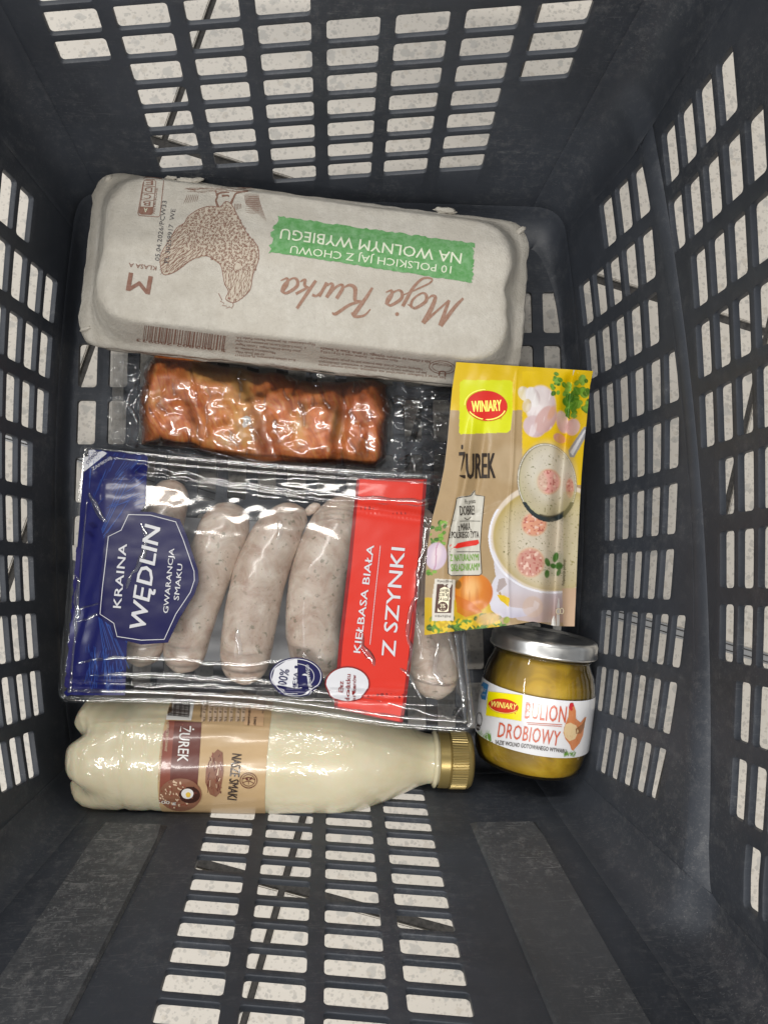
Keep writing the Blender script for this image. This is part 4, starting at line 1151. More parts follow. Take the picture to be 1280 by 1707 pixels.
crease_set('film_creases',[
 ([(232,776),(330,795),(430,812),(560,826),(700,836),(748,832)],.0011,5),([(240,786),(360,806),(520,830),(640,838)],.0005,5),([(600,838),(680,843),(745,842)],.0006,3),
 ([(124,1104),(200,1098),(300,1100),(400,1108),(500,1098)],.0008,5),([(150,1128),(240,1124),(360,1132),(450,1136),(560,1160)],.0009,4),([(225,1146),(330,1142),(420,1150)],.0007,4),
 ([(560,1150),(640,1170),(700,1186),(760,1200)],.0006,3),
 ([(704,872),(712,915),(700,935),(696,985),(680,1040),(684,1085),(676,1122)],.0010,5),([(664,1110),(676,1124),(690,1138),(704,1168)],.0008,5),
 ([(598,1056),(606,1078),(622,1098),(628,1115)],.0014,6),([(732,1072),(726,1100),(730,1130),(740,1146)],.0012,6),
 ([(231,862),(243,890),(236,925),(218,960),(208,985)],.0013,6),([(150,822),(158,842),(172,862),(180,872)],.0011,5),([(505,1090),(512,1100),(540,1128),(548,1140)],.0009,4),
 ([(394,1048),(396,1070),(400,1092)],.0013,5),([(466,868),(470,885),(464,900)],.0012,5),([(122,1040),(150,1030),(186,1020),(215,1024)],.0006,6),([(124,1020),(160,1006),(196,1002)],.0005,6),
 ([(128,950),(132,985),(128,1010),(124,1040),(126,1075)],.0009,7),([(748,1060),(765,1120),(775,1165),(760,1195)],.0007,4),
],FILMB,pack,2)
crease_set('rolled_tray_edge',[([tuple(p) for p in rim_[::3]],.0008,0) for rim_ in (shrink(rim0,8)+[shrink(rim0,8)[0]],shrink(rim0,20)+[shrink(rim0,20)[0]])],FILMB,pack,3)
crease_set('film_creases',[([(rnd.uniform(650,735) if k%3 else rnd.uniform(190,250),0)],0,0) for k in range(0)]+
 [([(x,y),(x+rnd.uniform(8,26),y+rnd.uniform(-12,16)),(x+rnd.uniform(24,52),y+rnd.uniform(-14,22))],rnd.uniform(.0005,.0012),9) for x,y in [(rnd.uniform(650,715),rnd.uniform(648,775)) for _ in range(12)]]+
 [([(x,y),(x+rnd.uniform(-6,10),y+rnd.uniform(8,22)),(x+rnd.uniform(-8,16),y+rnd.uniform(24,50))],rnd.uniform(.0004,.0010),7) for x,y in [(rnd.uniform(205,245),rnd.uniform(596,715)) for _ in range(8)]]+
 [([(x,y),(x+rnd.uniform(-3,9),y+rnd.uniform(6,18)),(x+rnd.uniform(-2,14),y+rnd.uniform(14,34))],rnd.uniform(.0003,.0009),6) for x,y in [(rnd.uniform(245,640),rnd.uniform(605,755)) for _ in range(55)]]+
 [([(245,752),(330,764),(430,778),(540,792),(640,796)],.0008,6),([(300,742),(400,762),(520,786)],.0005,8),([(655,660),(690,668),(735,660)],.0016,6),([(652,690),(690,676),(735,690)],.0012,6)],BAGB,bag,5)
# ================================================================ SOUP BOTTLE lying along the near wall
BA=at(131,1246,.0338); BC=at(785,1267,.0338); BA[2]=BC[2]=.0338
bx=(BC-BA); BL_=np.linalg.norm(bx); bx/=BL_; bz=np.array([0,0,1.]); by=np.cross(bz,bx)
bottle=empty('soup_bottle',(BA+BC)/2*np.array([1,1,0]),'plastic bottle of cream-coloured sour soup with gold cap, lying on its side','bottle')
def bpx(px): # distance along the axis at pixel column
    return (px-112)/680*BL_
RSC=.975
def brad(px,th):
    r=np.interp(px,[112,118,126,140,156,196,201,206,211,216,240,246,252,258,440,446,540,560,586,617,649,680,699,712,721],
        [.021,.0258,.0295,.0323,.0333,.0335,.0330,.0327,.0330,.0335,.0335,.0331,.0331,.0335,.0335,.0337,.0337,.0334,.0318,.0282,.0238,.0190,.0158,.0146,.0143])
    if px<205:
        k=min(1,(205-px)/75); g=abs(cos(2.5*(th+.25)))**6; r*=1-(.20*k*k)*g
    if 445<px<560:  # soft hand grip facets
        g=max(0,sin((px-445)/115*pi)); r-=.0007*g*abs(sin(4*th))**3
    return r*RSC
NB=96; cols_=[112,113.5,118,122,126,132,140,148,156,164,175,185,196,201,203.5,206,208.5,211,216,228,240,243,246,249,252,258]+list(np.linspace(265,437,10))+[440,446]+list(np.linspace(455,560,12))+[573,586,601,617,633,649,665,680,690,699,706,712,717,721,727]
rings=[]
for px in cols_:
    ring_=[]
    for k in range(NB):
        th=2*pi*k/NB; r=brad(px,th); g=abs(cos(2.5*(th+.25)))**6
        ax_=bpx(px)+(g*.006*max(0,(150-px)/38))
        ring_.append(BA+bx*ax_+(by*cos(th)+bz*sin(th))*r)
    rings.append(ring_)
base_r=[[BA+bx*(bpx(112)+.004+.002*abs(cos(2.5*(2*pi*k/NB+.25))))+(by*cos(2*pi*k/NB)+bz*sin(2*pi*k/NB))*.012 for k in range(NB)]]
rings=base_r+rings
V,F=loft(rings); F.append(list(range(NB))[::-1])
def soupmat():
    n=N('cream_soup_in_plastic'); c=n.coord()
    a=n.noise(30,4,.6,c)
    n.P(Base_Color=n.ramp(a,[(.3,srgb(208,197,163)),(.7,srgb(221,212,184))]),Roughness=.30,Subsurface_Weight=.25,Subsurface_Scale=.006,Coat_Weight=1,Coat_Roughness=.05)
    h=n.math('ADD',n.noise(34,3,.5,c,1.4),n.math('MULTIPLY',n.ramp(n.noise(260,2,.5,c),[(.6,0),(.7,1)]),.05))
    bb_=n.bump(h,.6,.004); n.P(Coat_Normal=bb_); return n.m
M_soup=soupmat()
body=pyobj('body',V,F,M_soup,bottle); fixout(body); BODYB=bvh_of(body); keep(body)
def blathe(name,prof,mat,parent,n=72,knurl=None):
    rings=[]
    for a,r in prof: rings.append([BA+bx*a+(by*cos(2*pi*k/n)+bz*sin(2*pi*k/n))*(r-(knurl(k) if knurl and r>.0164 else 0)) for k in range(n)])
    V,F=loft(rings); o=pyobj(name,V,F,mat,parent); fixout(o); return o
c_=bpx
M_neck=plain('clear_neck_plastic',srgb(214,204,170),.25,Coat_Weight=.8)
keep(blathe('neck_ring',[(c_(721),.0143),(c_(724),.0163),(c_(727),.0163),(c_(729),.0148),(c_(734),.0148)],M_neck,bottle))
def goldmat():
    n=N('gold_cap_plastic'); c=n.coord()
    n.P(Base_Color=(.36,.27,.10),Metallic=.55,Roughness=.33); n.b.inputs['Specular IOR Level'].default_value=.6
    n.P(Normal=n.bump(n.noise(200,3,.5,c),.15,.0005)); return n.m
M_gold=goldmat()
NK=240
def knurled(prof,kn):
    rings=[]
    for a,r,q in prof:
        rings.append([BA+bx*a+(by*cos(2*pi*k/NK)+bz*sin(2*pi*k/NK))*(r-(.00055 if (k%4 in(0,1)) else 0)*q) for k in range(NK)])
    return loft(rings)
V,F=knurled([(c_(731),.0155,0),(c_(732),.0162,0),(c_(748),.0163,0),(c_(750),.0157,0),(c_(751.5),.0166,0),(c_(752),.0166,1),(c_(779),.0165,1),(c_(779.5),.0165,0),(c_(785),.0160,0),(c_(789),.0150,0),(c_(791),.0134,0),(c_(791.6),.006,0)],1)
F.append([ (12-1)*NK+k for k in range(NK)]); 
cap=pyobj('cap',V,F,M_gold,bottle); fixout(cap); keep(cap); smooth_angle(cap,32)
# wrap label
def paper(name,c,worn=.2):
    n=N(name); cc=n.coord(); a=n.noise(120,4,.7,cc)
    n.P(Base_Color=n.mix(n.math('MULTIPLY',n.ramp(a,[(.35,0),(.7,1)]),worn),c,tuple(x*.72 for x in c)),Roughness=.35,Coat_Weight=.5,Coat_Roughness=.12)
    n.P(Normal=n.bump(n.noise(60,3,.6,cc),.12,.001)); return n.m
M_kraft=paper('tan_label_paper',srgb(196,166,124)); 
lr=[]
for px in np.linspace(270,440,14):
    lr.append([BA+bx*bpx(px)+(by*cos(2*pi*k/NB)+bz*sin(2*pi*k/NB))*(.03295+.00012*sin(k*1.7+px*.05)) for k in range(NB)])
V,F=loft(lr); lab=pyobj('label',V,F,M_kraft,bottle); fixout(lab); LABB=bvh_of(lab); keep(lab)
P_br=paper('brown_label_print',srgb(104,52,42)); P_br2=paper('rust_label_print',srgb(140,76,60)); P_wh=paper('white_label_print',srgb(228,226,222),.05); P_tn=paper('sepia_print',srgb(140,96,74),.3)
P_bk=paper('black_label_print',srgb(58,44,40),.1); P_ye=paper('yolk_print',srgb(226,190,80),.2); P_pk=paper('beige_table_print',srgb(218,192,164),.05); P_dk=paper('dark_bread_print',srgb(66,36,28),.2)
D=Decal(100,1130,.28125)
D.poly([(592,130),(800,130),(778,255),(578,248)],P_wh,0); D.bars((640,225),(650,135),-125,P_bk,1,n=22,seed=8)
for a_ in range(26): 
    x=628+a_*5.6; D.stroke([(x,228-a_*.0),(x+5,120)],rnd.choice((1.6,2.6,3.6)),P_bk,1)
D.text('590002297',(622,108),(598,232),22,P_bk,2)
D.poly([(600,235),(608,222),(614,235)],P_bk,2)
D.poly([(584,250),(840,268),(812,690),(790,752),(556,740),(562,560)],P_br2,0); D.poly([(680,258),(840,268),(812,690),(790,752),(650,745),(655,560)],P_br,1)
D.text('ŻUREK',(712,285),(697,495),62,P_wh,2,.02)
D.text('NIEPASTERYZOWANY',(634,268),(620,437),15,P_pk,2,.01); D.text('BEZ DODATKU SUBSTANCJI KONSERWUJĄCYCH',(607,268),(580,612),14,P_pk,2,.01)
D.disc(715,690,126,96,P_tn,3); 
for k in range(150):
    a=rnd.uniform(0,6.28); r=rnd.uniform(0,.95)**.6; x=700+cos(a)*r*112; y=688+sin(a)*r*82
    D.disc(x,y,rnd.uniform(4,10),rnd.uniform(3,6),rnd.choice((P_pk,P_tn,P_br2)),3.2+k*.004,rot=rnd.uniform(0,90),n=7)
D.disc(770,690,62,48,P_dk,4.2); D.disc(757,682,36,30,P_wh,4.6); D.disc(762,688,15,15,P_ye,5)
for k in range(14): D.disc(rnd.uniform(735,820),rnd.uniform(650,730),rnd.uniform(6,12),4,rnd.choice((P_dk,P_tn,P_br)),4.3,rot=rnd.uniform(0,180),n=8)
D.text('500 g',(578,735),(690,742),16,P_wh,6,.02)
P_kp=paper('peach_print',srgb(212,174,134),.1)
for k,x in enumerate((858,895,925,955,985,1020,1060,1092)): D.poly([(x-14,110),(x+10,110),(x+2,262),(x-20,262)],P_pk,1); D.text(rnd.choice(('0,1 g','1,1 g','0,8 g','5,2 g')),(x-4,170),(x-7,212),13,P_bk,2); D.text('1%',(x-8,238),(x-10,262),12,P_bk,2)
D.text('% RWS*',(1150,235),(1145,285),15,P_bk,2,.01); D.text('w 100 ml produktu',(1118,180),(1112,285),14,P_bk,2,.01); D.text('wartość odżywcza',(842,110),(830,238),13,P_bk,2)
D.poly([(1098,110),(1215,112),(1205,290),(1090,280)],P_kp,.5)
D.text('wyprodukowano',(1212,118),(1196,215),14,P_bk,2)
D.text('NASZE SMAKI',(1022,450),(992,718),56,P_bk,2,.012)
D.ringd(1118,608,50,44,4,P_br,2); D.ringd(1118,608,38,33,3,P_br,2)
D.stroke([(1080,600),(1118,590),(1155,604)],4,P_br,2,sm=4); D.stroke([(1085,620),(1118,612),(1150,625)],3,P_br,2,sm=4); D.stroke([(1118,632),(1118,612),(1132,596)],3,P_br,2); D.disc(1132,596,9,6,P_br,2,rot=-40); D.disc(1108,600,9,6,P_br,2,rot=40)
D.poly([(935,425),(965,445),(970,560),(950,680),(925,705),(890,690),(862,620),(865,540),(900,460)],P_tn,1)
for k in range(50):
    x=rnd.uniform(870,955); y=rnd.uniform(470,690); D.stroke([(x,y),(x+rnd.uniform(-5,12),y+rnd.uniform(-45,45))],rnd.uniform(2,6),rnd.choice((P_br,P_pk,P_br2,P_br)),2+k*.01)
D.build('label_print',LABB,lab,maxe=14)
# ================================================================ BROTH JAR
JB=at(881,1258,.0325); JL=at(908,1058,.0405)
jx=JL-JB; jx/=np.linalg.norm(jx); jL=np.linalg.norm(JL-JB)
js=np.cross(jx,[0,0,1.]); js/=np.linalg.norm(js); ju=np.cross(js,jx)
jar=empty('broth_jar',(JB+JL)/2*np.array([1,1,0]),'glass jar of yellow-brown poultry broth with silver lid, lying in the near right corner','jar')
def jlathe(name,prof,mat,parent,n=72,close=True,wob=0):
    rings=[[JB+jx*a+(js*cos(2*pi*k/n)+ju*sin(2*pi*k/n))*(r*(1+wob*noise.noise(Vector((cos(2*pi*k/n)*2,sin(2*pi*k/n)*2,a*60)))))  for k in range(n)] for a,r in prof]
    V,F=loft(rings)
    if close: F.append(list(range(n))[::-1]); F.append([(len(rings)-1)*n+k for k in range(n)])
    o=pyobj(name,V,F,mat,parent); fixout(o); return o
L=jL
gl=[(-.004,.024),(-.0045,.0285),(-.003,.0310),(.001,.0326),(.006,.0334),(.016,.0337),(.030,.0336),(L-.032,.0333),(L-.026,.0326),(L-.020,.0312),(L-.0155,.0292),(L-.0125,.0284),(L-.006,.0284)]
def brothmat():
    n=N('set_poultry_broth'); c=n.coord()
    a=n.noise(42,3,.5,c,1.0); at2=n.noise(260,3,.6,c)
    col=n.ramp(a,[(.35,srgb(170,134,24)),(.5,srgb(204,164,32)),(.65,srgb(222,184,56))]); col=n.mix(n.ramp(n.noise(18,2,.4,c),[(.52,0),(.60,.7)]),col,srgb(128,104,46))
    n.P(Base_Color=col,Roughness=.5,Subsurface_Weight=.35,Subsurface_Scale=.006)
    n.b.inputs['Subsurface Radius'].default_value=(1,.7,.2)
    n.P(Normal=n.bump(a,.3,.003)); return n.m
keep(jlathe('broth',[(a+.0008,r-.0016) for a,r in gl[1:-1]],brothmat(),jar,wob=.012))
gs=jlathe('glass',gl,M_shell,jar); keep(gs)
def lidmat():
    n=N('silver_lid_metal'); c=n.coord()
    n.P(Base_Color=(.80,.79,.76),Metallic=1.0,Roughness=n.ramp(n.noise(300,2,.5,c),[(.3,.28),(.7,.36)])); return n.m
M_lid=lidmat()
lidp=[(L-.0088,.0296),(L-.0092,.0310),(L-.0085,.0317),(L-.0074,.0316),(L-.0068,.0312),(L-.0025,.0312),(L-.0008,.0306),(L+.0002,.0292),(L+.0001,.0280),(L-.0008,.0268),(L-.0009,.0180),(L-.0003,.0165),(L-.0003,.0040)]
jl=jlathe('lid',lidp,M_lid,jar,n=96,close=False); 
me=jl.data; bm=bmesh.new(); bm.from_mesh(me); bm.verts.ensure_lookup_table(); bm.faces.new([bm.verts[(len(lidp)-1)*96+k] for k in range(96)]); bm.to_mesh(me); bm.free(); fixout(jl); keep(jl)
# inner dark gasket lip seen below the lid
keep(jlathe('neck_thread',[(L-.0118,.0285),(L-.0112,.0293),(L-.0104,.0293),(L-.0098,.0285)],M_shell,jar,close=False))
GB=bvh_of(gs)
# label band
def jcoord(px,py):
    h=GB.ray_cast(Vector(CAM),Vector(ray(px,py))); p=np.array(h[0])-JB; return p@jx, math.atan2(p@ju,p@js)
a0,_=jcoord(885,1258); a1,_=jcoord(885,1160); print('jar label',a0,a1,L)
NJ=60; V=[];F=[]
t0=radians(-28);t1=radians(200)
for i in range(NJ+1):
    th=t0+(t1-t0)*i/NJ
    for j in range(9):
        a=a0+(a1-a0)*j/8; r=np.interp(a,[x[0] for x in gl],[x[1] for x in gl])+.0002
        V.append(JB+jx*a+(js*cos(th)+ju*sin(th))*r)
F=[[i*9+j,(i+1)*9+j,(i+1)*9+j+1,i*9+j+1] for i in range(NJ) for j in range(8)]
M_jlab=paper('white_jar_label',srgb(226,226,228),.04)
jlab=pyobj('label',V,F,M_jlab,jar); fixout(jlab); JLB=bvh_of(jlab); keep(jlab)
Q_or=paper('orange_lettering',srgb(206,92,58),.15); Q_ye=paper('yellow_sticker_print',srgb(240,226,0),.04); Q_rd=paper('red_logo_print',srgb(206,48,30),.05); Q_bl=paper('blue_corner_print',srgb(30,128,190),.05)
Q_bk=paper('dark_lettering',srgb(66,56,50),.1); Q_gr=paper('grass_print',srgb(112,160,66),.2); Q_hn=paper('rust_hen_print',srgb(206,128,78),.35); Q_h2=paper('cream_feather_print',srgb(224,196,150),.3); Q_h3=paper('brown_feather_print',srgb(150,98,56),.3); Q_cm=paper('red_comb_print',srgb(196,44,52),.1); Q_cr=paper('cream_logo_print',srgb(250,236,120),.05)
D=Decal(770,1020,.1875)
D.poly([(150,600),(240,650),(214,785),(145,770)],Q_bl,1); D.text('BEZ',(178,700),(215,712),22,M_jlab,2,.01); D.text('DODATKU',(165,738),(212,750),14,M_jlab,2)
D.poly([(236,708),(541,742),(528,972),(216,922)],Q_ye,1)
D.disc(372,840,134,66,Q_rd,2,rot=8); D.ringd(372,840,126,60,5,Q_cr,2.5,rot=8,a0=20,a1=170)
D.text('WINIARY',(262,842),(488,872),50,Q_cr,3,.03,.15)
D.disc(475,905,5,5,Q_rd,2)
for tx,A_,B_b,h_ in (('BULION',(558,948),(915,986),142),('DROBIOWY',(318,1112),(856,1192),128)): D.text(tx,A_,B_b,h_,Q_or,2,.005,0,1.08)
D.stroke([(574,985),(886,1004)],5,Q_or,2); D.stroke([(584,1000),(884,1020)],4,Q_or,2)
D.text('NA BAZIE WOLNO GOTOWANEGO WYWARU',(238,1168),(922,1258),36,Q_bk,2,.012)
D.ringd(158,960,24,60,5,Q_bk,2); D.disc(150,1030,18,28,Q_bk,2); D.text('3%',(138,1035),(165,1042),16,M_jlab,3)
# hen
D.poly([(948,845),(965,822),(990,828),(1008,880),(1008,950),(1050,985),(1085,940),(1100,935),(1082,1010),(1070,1100),(1040,1170),(1000,1215),(985,1235),(968,1225),(955,1180),(915,1130),(898,1075),(905,1030),(920,990),(942,930)],Q_hn,1)
D.poly([(915,1000),(960,985),(1010,1010),(1030,1060),(1000,1130),(950,1150),(910,1110),(900,1060)],Q_h2,1.5)
D.poly([(1005,1040),(1060,1000),(1092,945),(1080,1030),(1050,1080),(1010,1085)],Q_h3,1.7); D.poly([(955,815),(968,808),(985,812),(990,835),(975,850),(980,870),(965,880),(952,862),(945,850)],Q_cm,2)
for k in range(60):
    x=rnd.uniform(915,1065); y=rnd.uniform(900,1190); 
    if inpoly(x,y,[(942,900),(1008,890),(1070,1000),(1060,1100),(1000,1200),(915,1120),(905,1040)]): D.stroke([(x,y),(x+rnd.uniform(-6,6),y+rnd.uniform(8,22))],rnd.uniform(2,6),rnd.choice((Q_hn,Q_h2,Q_h3)),1.8+k*.004,True)
for cx_,cy_,n_,h0 in ((215,1150,26,110),(955,1280,26,50),(160,1120,10,60)):
    for k in range(n_): x=cx_+rnd.uniform(-50,50); D.stroke([(x,cy_+rnd.uniform(-8,12)),(x+rnd.uniform(-6,6),cy_-h0*.5*rnd.random()),(x+rnd.uniform(-25,25),cy_-h0*rnd.uniform(.4,1))],rnd.uniform(3,6),Q_gr,1.2,True,sm=3)
D.build('label_print',JLB,jlab,maxe=12)
# ================================================================ SOUP SACHET
SX0,SY0,SK=690,590,.28700
def s2p(x,y): return (SX0+x*SK,SY0+y*SK)
sach_L=np.array([(245,46),(222,200),(210,330),(195,500),(178,650),(150,790),(105,960),(80,1110),(66,1300),(62,1450),(60,1635)],float)
sach_R=np.array([(1040,118),(1022,200),(1003,400),(985,560),(972,720),(962,900),(952,1100),(944,1300),(938,1450),(935,1500),(932,1583)],float)
def sz(s,t):
    z=.064+.010*t
    z+=-.014*math.exp(-((s-.86)/.05)**2)*(1 if t>.05 else t/.05)*(.5+.5*t)
    z+=.012*max(0,(s-.86)/.14)**1.2*(1-.3*t)
    z+=.0035*sin(pi*t)*sin(pi*min(1,s/.86))
    z+=.0030*(math.exp(-((s-.17)/.035)**2)-.6*math.exp(-((s-.26)/.03)**2))*(t>.12)*min(1,(t-.12)*5)*min(1,(1.02-t)*4)
    z+=.0009*math.exp(-((s-.45-.12*t)/.012)**2)*sin(pi*t)**.5+.0008*math.exp(-((t-.62+.2*s)/.010)**2)*(s<.5)*sin(pi*min(1,2*s))+.0014*noise.noise(Vector((s*4,t*6,2)))+.0006*noise.noise(Vector((s*11,t*13,5)))
    return z
NSX,NSY=250,440
topc=np.array([(0,0),(.25,-12),(.5,0),(.8,5),(1,0)],float); V=[];SP=[]
bot_y=np.array([(0,1635),(.2,1612),(.45,1590),(.62,1570),(.72,1555),(.8,1567),(.87,1582),(1,1583)],float)
for j in range(NSY+1):
    t=j/NSY
    for i in range(NSX+1):
        s=i/NSX
        yl=46+(1635-46)*t; yr=118+(1583-118)*t
        xl=np.interp(yl,sach_L[:,1],sach_L[:,0]); xr=np.interp(yr,sach_R[:,1],sach_R[:,0])
        x=xl+(xr-xl)*s; y=(46+52*s**1.0)*(1-t)+np.interp(s,bot_y[:,0],bot_y[:,1])*t
        px,py=s2p(x,y); V.append(at(px,py,sz(s,t))); SP.append((x,y))
F=[[j*(NSX+1)+i,j*(NSX+1)+i+1,(j+1)*(NSX+1)+i+1,(j+1)*(NSX+1)+i] for j in range(NSY) for i in range(NSX)]
SP=np.array(SP)
# ---- printed picture, one colour per mesh point
rs=np.random.RandomState(4)
def vnoise(x,y,sc,seed=0):
    g=np.random.RandomState(seed).rand(256,256); x=x/sc; y=y/sc; xi=np.floor(x).astype(int); yi=np.floor(y).astype(int); fx=x-xi; fy=y-yi; fx=fx*fx*(3-2*fx); fy=fy*fy*(3-2*fy)
    a=g[xi%256,yi%256];b=g[(xi+1)%256,yi%256];c=g[xi%256,(yi+1)%256];dd=g[(xi+1)%256,(yi+1)%256]
    return (a*(1-fx)+b*fx)*(1-fy)+(c*(1-fx)+dd*fx)*fy
X=SP[:,0];Y=SP[:,1]; C=np.zeros((len(X),3))
def S3(r,g,b): return np.array(srgb(r,g,b))
def put(m,c):
    m=np.clip(m,0,1)[:,None]; global C; c=np.array(c); C=C*(1-m)+c*m
def sst(e0,e1,v): t=np.clip((v-e0)/(e1-e0),0,1); return t*t*(3-2*t)
def ell(cx,cy,rx,ry,rot=0,soft=.06):
    r=radians(rot); dx=X-cx;dy=Y-cy; u=(dx*cos(r)+dy*sin(r))/rx; v=(-dx*sin(r)+dy*cos(r))/ry; return 1-sst(1-soft,1+soft,np.hypot(u,v)), u, v
def polym(pts):
    ins=np.zeros(len(X),bool); j=len(pts)-1
    for i in range(len(pts)):
        xi,yi=pts[i];xj,yj=pts[j]
        if yi!=yj:
            c=((yi>Y)!=(yj>Y))&(X<(xj-xi)*(Y-yi)/(yj-yi)+xi); ins^=c
        j=i
    return ins.astype(float)
kr=S3(176,150,112); put(np.ones(len(X)),kr); nz=vnoise(X,Y,60,1)*.5+vnoise(X,Y,9,2)*.3; put((nz-.3)*.5,S3(150,124,88))
put(polym([(190,0),(1100,0),(1100,760),(628,760),(628,326),(190,326)]),S3(226,190,14)); put(polym([(628,100),(1100,100),(1100,760),(628,760)])*sst(.3,.9,vnoise(X,Y,300,5)),S3(240,204,10))
put(polym([(628,470),(760,470),(760,760),(628,760)])*sst(470,700,Y)*.7,S3(205,170,90))
m,u,v=ell(560,640,110,110,0,.3); put(m*.35,S3(205,185,155))
put(polym([(40,1415),(480,1420),(520,1700),(40,1700)]),S3(205,170,20)); 
# bowl
m,u,v=ell(800,1065,362,322,8,.012); put(m,S3(222,208,190)); 
m,u,v=ell(810,1075,352,300,8,.02); put(m,S3(178,156,88)); m,u,v=ell(820,1080,335,280,8,.15); put(m,S3(194,178,134)); m,u,v=ell(830,1120,270,240,0,.5); put(m,S3(210,200,182)); put(m*sst(1000,800,Y)*.0,S3(0,0,0))
inb,_,_=ell(820,1080,330,278,8,.05)
put(inb*sst(.86,.9,vnoise(X,Y,7,11))*.8,S3(96,96,40)); put(inb*sst(.93,.95,vnoise(X,Y,11,12))*.8,S3(80,84,30))
bowl=polym([(445,1020),(452,1120),(520,1260),(640,1350),(760,1382),(960,1370),(960,1600),(860,1560),(690,1560),(600,1545),(520,1440),(470,1270)])
put(bowl,S3(206,200,208)); put(bowl*sst(560,500,X)*.5,S3(236,236,242)); put(bowl*sst(.3,.8,vnoise(X+Y,Y,90,51))*.35,S3(178,170,184)); put(bowl*sst(600,900,X)*sst(1420,1560,Y),S3(176,142,120)); put(bowl*sst(1350,1450,Y)*.5,S3(186,158,146))
st=np.abs(np.hypot((X-800)/362,(Y-1065)/322)-1.0); put((st<.018)*(Y>900)*(X<960)*1.0,S3(232,232,240))
# handle
hp=polym([(500,1275),(470,1300),(440,1360),(433,1430),(450,1490),(500,1530),(580,1535),(660,1520),(720,1480),(730,1450),(700,1430),(690,1470),(640,1480),(560,1470),(510,1430),(490,1390),(540,1340),(530,1300)]); m=hp; m2=polym([(478,1395),(545,1340),(535,1300),(500,1290),(478,1340)])*0; put(m,S3(218,216,226)); put(m*sst(1440,1540,Y)*.7,S3(180,172,192)); put(polym([(480,1398),(520,1402),(556,1420),(548,1470),(500,1430)]),S3(226,190,10)); put(polym([(492,1310),(525,1300),(540,1340),(490,1385),(478,1380)]),S3(176,162,160))
m,u,v=ell(690,1470,60,62,0,.1); put(m*.6,S3(204,178,160))
# sausage slices
def slice_(cx,cy,rx,ry,c=(222,170,152)):
    m,u,v=ell(cx,cy,rx,ry,0,.08); put(m,S3(214,178,150)); m,u,v=ell(cx,cy,rx*.88,ry*.88,0,.12); put(m,S3(*c)); put(m*sst(.62,.8,vnoise(X,Y,9,int(cx)))*.9,S3(178,96,88)); put(m*sst(.72,.85,vnoise(X,Y,16,int(cy)))*.9,S3(238,206,190))
slice_(698,990,76,70,(222,160,132)); slice_(676,1212,84,88,(204,150,136))
# herbs on the soup
for cx,cy,rx,ry,ro in ((822,1182,16,30,15),(842,1232,22,22,0),(808,1232,18,14,30),(775,1210,14,26,-20),(772,1278,14,24,0),(840,1270,12,22,20)): m,u,v=ell(cx,cy,rx,ry,ro,.15); put(m,S3(78,120,58))
# ladle
m,u,v=ell(772,745,172,228,-8,.02); put(m,S3(78,74,62)); put(m*sst(-.2,1,-v)*.0,S3(200,200,200)); m1,u1,v1=ell(772,752,160,214,-8,.02); put(m1*(v1<.8),S3(184,178,140))
m,u,v=ell(775,735,158,205,-8,.03); put(m,S3(192,182,152)); m,u,v=ell(790,700,130,165,-8,.4); put(m,S3(212,205,190))
inl,_,_=ell(775,745,150,195,-8,.04); put(inl*sst(.86,.9,vnoise(X,Y,8,31))*.8,S3(92,96,40))
r_=np.hypot(((X-772)*cos(radians(-8))+(Y-745)*sin(radians(-8)))/166,(-(X-772)*sin(radians(-8))+(Y-745)*cos(radians(-8)))/221); put((np.abs(r_-1)<.028)*(Y<800)*.9,S3(150,140,120)); put((np.abs(r_-1.0)<.012)*1.0,S3(226,222,208)); 
put((r_>.93)*(r_<1.05)*(Y>860)*1.0,S3(52,60,62))
slice_(782,742,70,76,(226,166,158)); m,u,v=ell(735,745,40,66,0,.3); put(m*.5,S3(208,200,174)); slice_(905,780,24,58,(214,160,140))
put(polym([(895,560),(985,425),(1010,418),(1005,470),(930,600),(905,600)]),S3(150,152,158)); put(polym([(905,570),(990,440),(1000,440),(922,590)]),S3(214,216,222))
# garlic
for cx,cy,rx,ry,ro,c in ((735,300,88,118,0,(226,214,214)),(700,420,68,62,30,(214,190,192)),(765,380,56,86,30,(208,172,168)),(640,230,34,44,-30,(228,214,176)),(690,250,40,60,-20,(232,226,224)),(655,300,26,40,10,(216,196,150))):
    m,u,v=ell(cx,cy,rx,ry,ro,.08); put(m,S3(*c)); put(m*sst(.2,.95,u)*.45,S3(160,118,122)); put(m*sst(.62,.8,vnoise(X*.4+Y*.1,Y*.08+0*X,5,77))*.35,S3(250,246,246))
m,u,v=ell(800,340,18,46,25,.3); put(m*.6,S3(206,150,110))
for cx,cy,rx,ry,ro,c in ((862,395,34,66,-12,(224,194,188)),(922,425,40,50,20,(222,190,184)),(845,490,38,26,30,(216,160,130))): m,u,v=ell(cx,cy,rx,ry,ro,.1); put(m,S3(*c)); put(m*sst(0,.9,-u)*.5,S3(178,128,124))
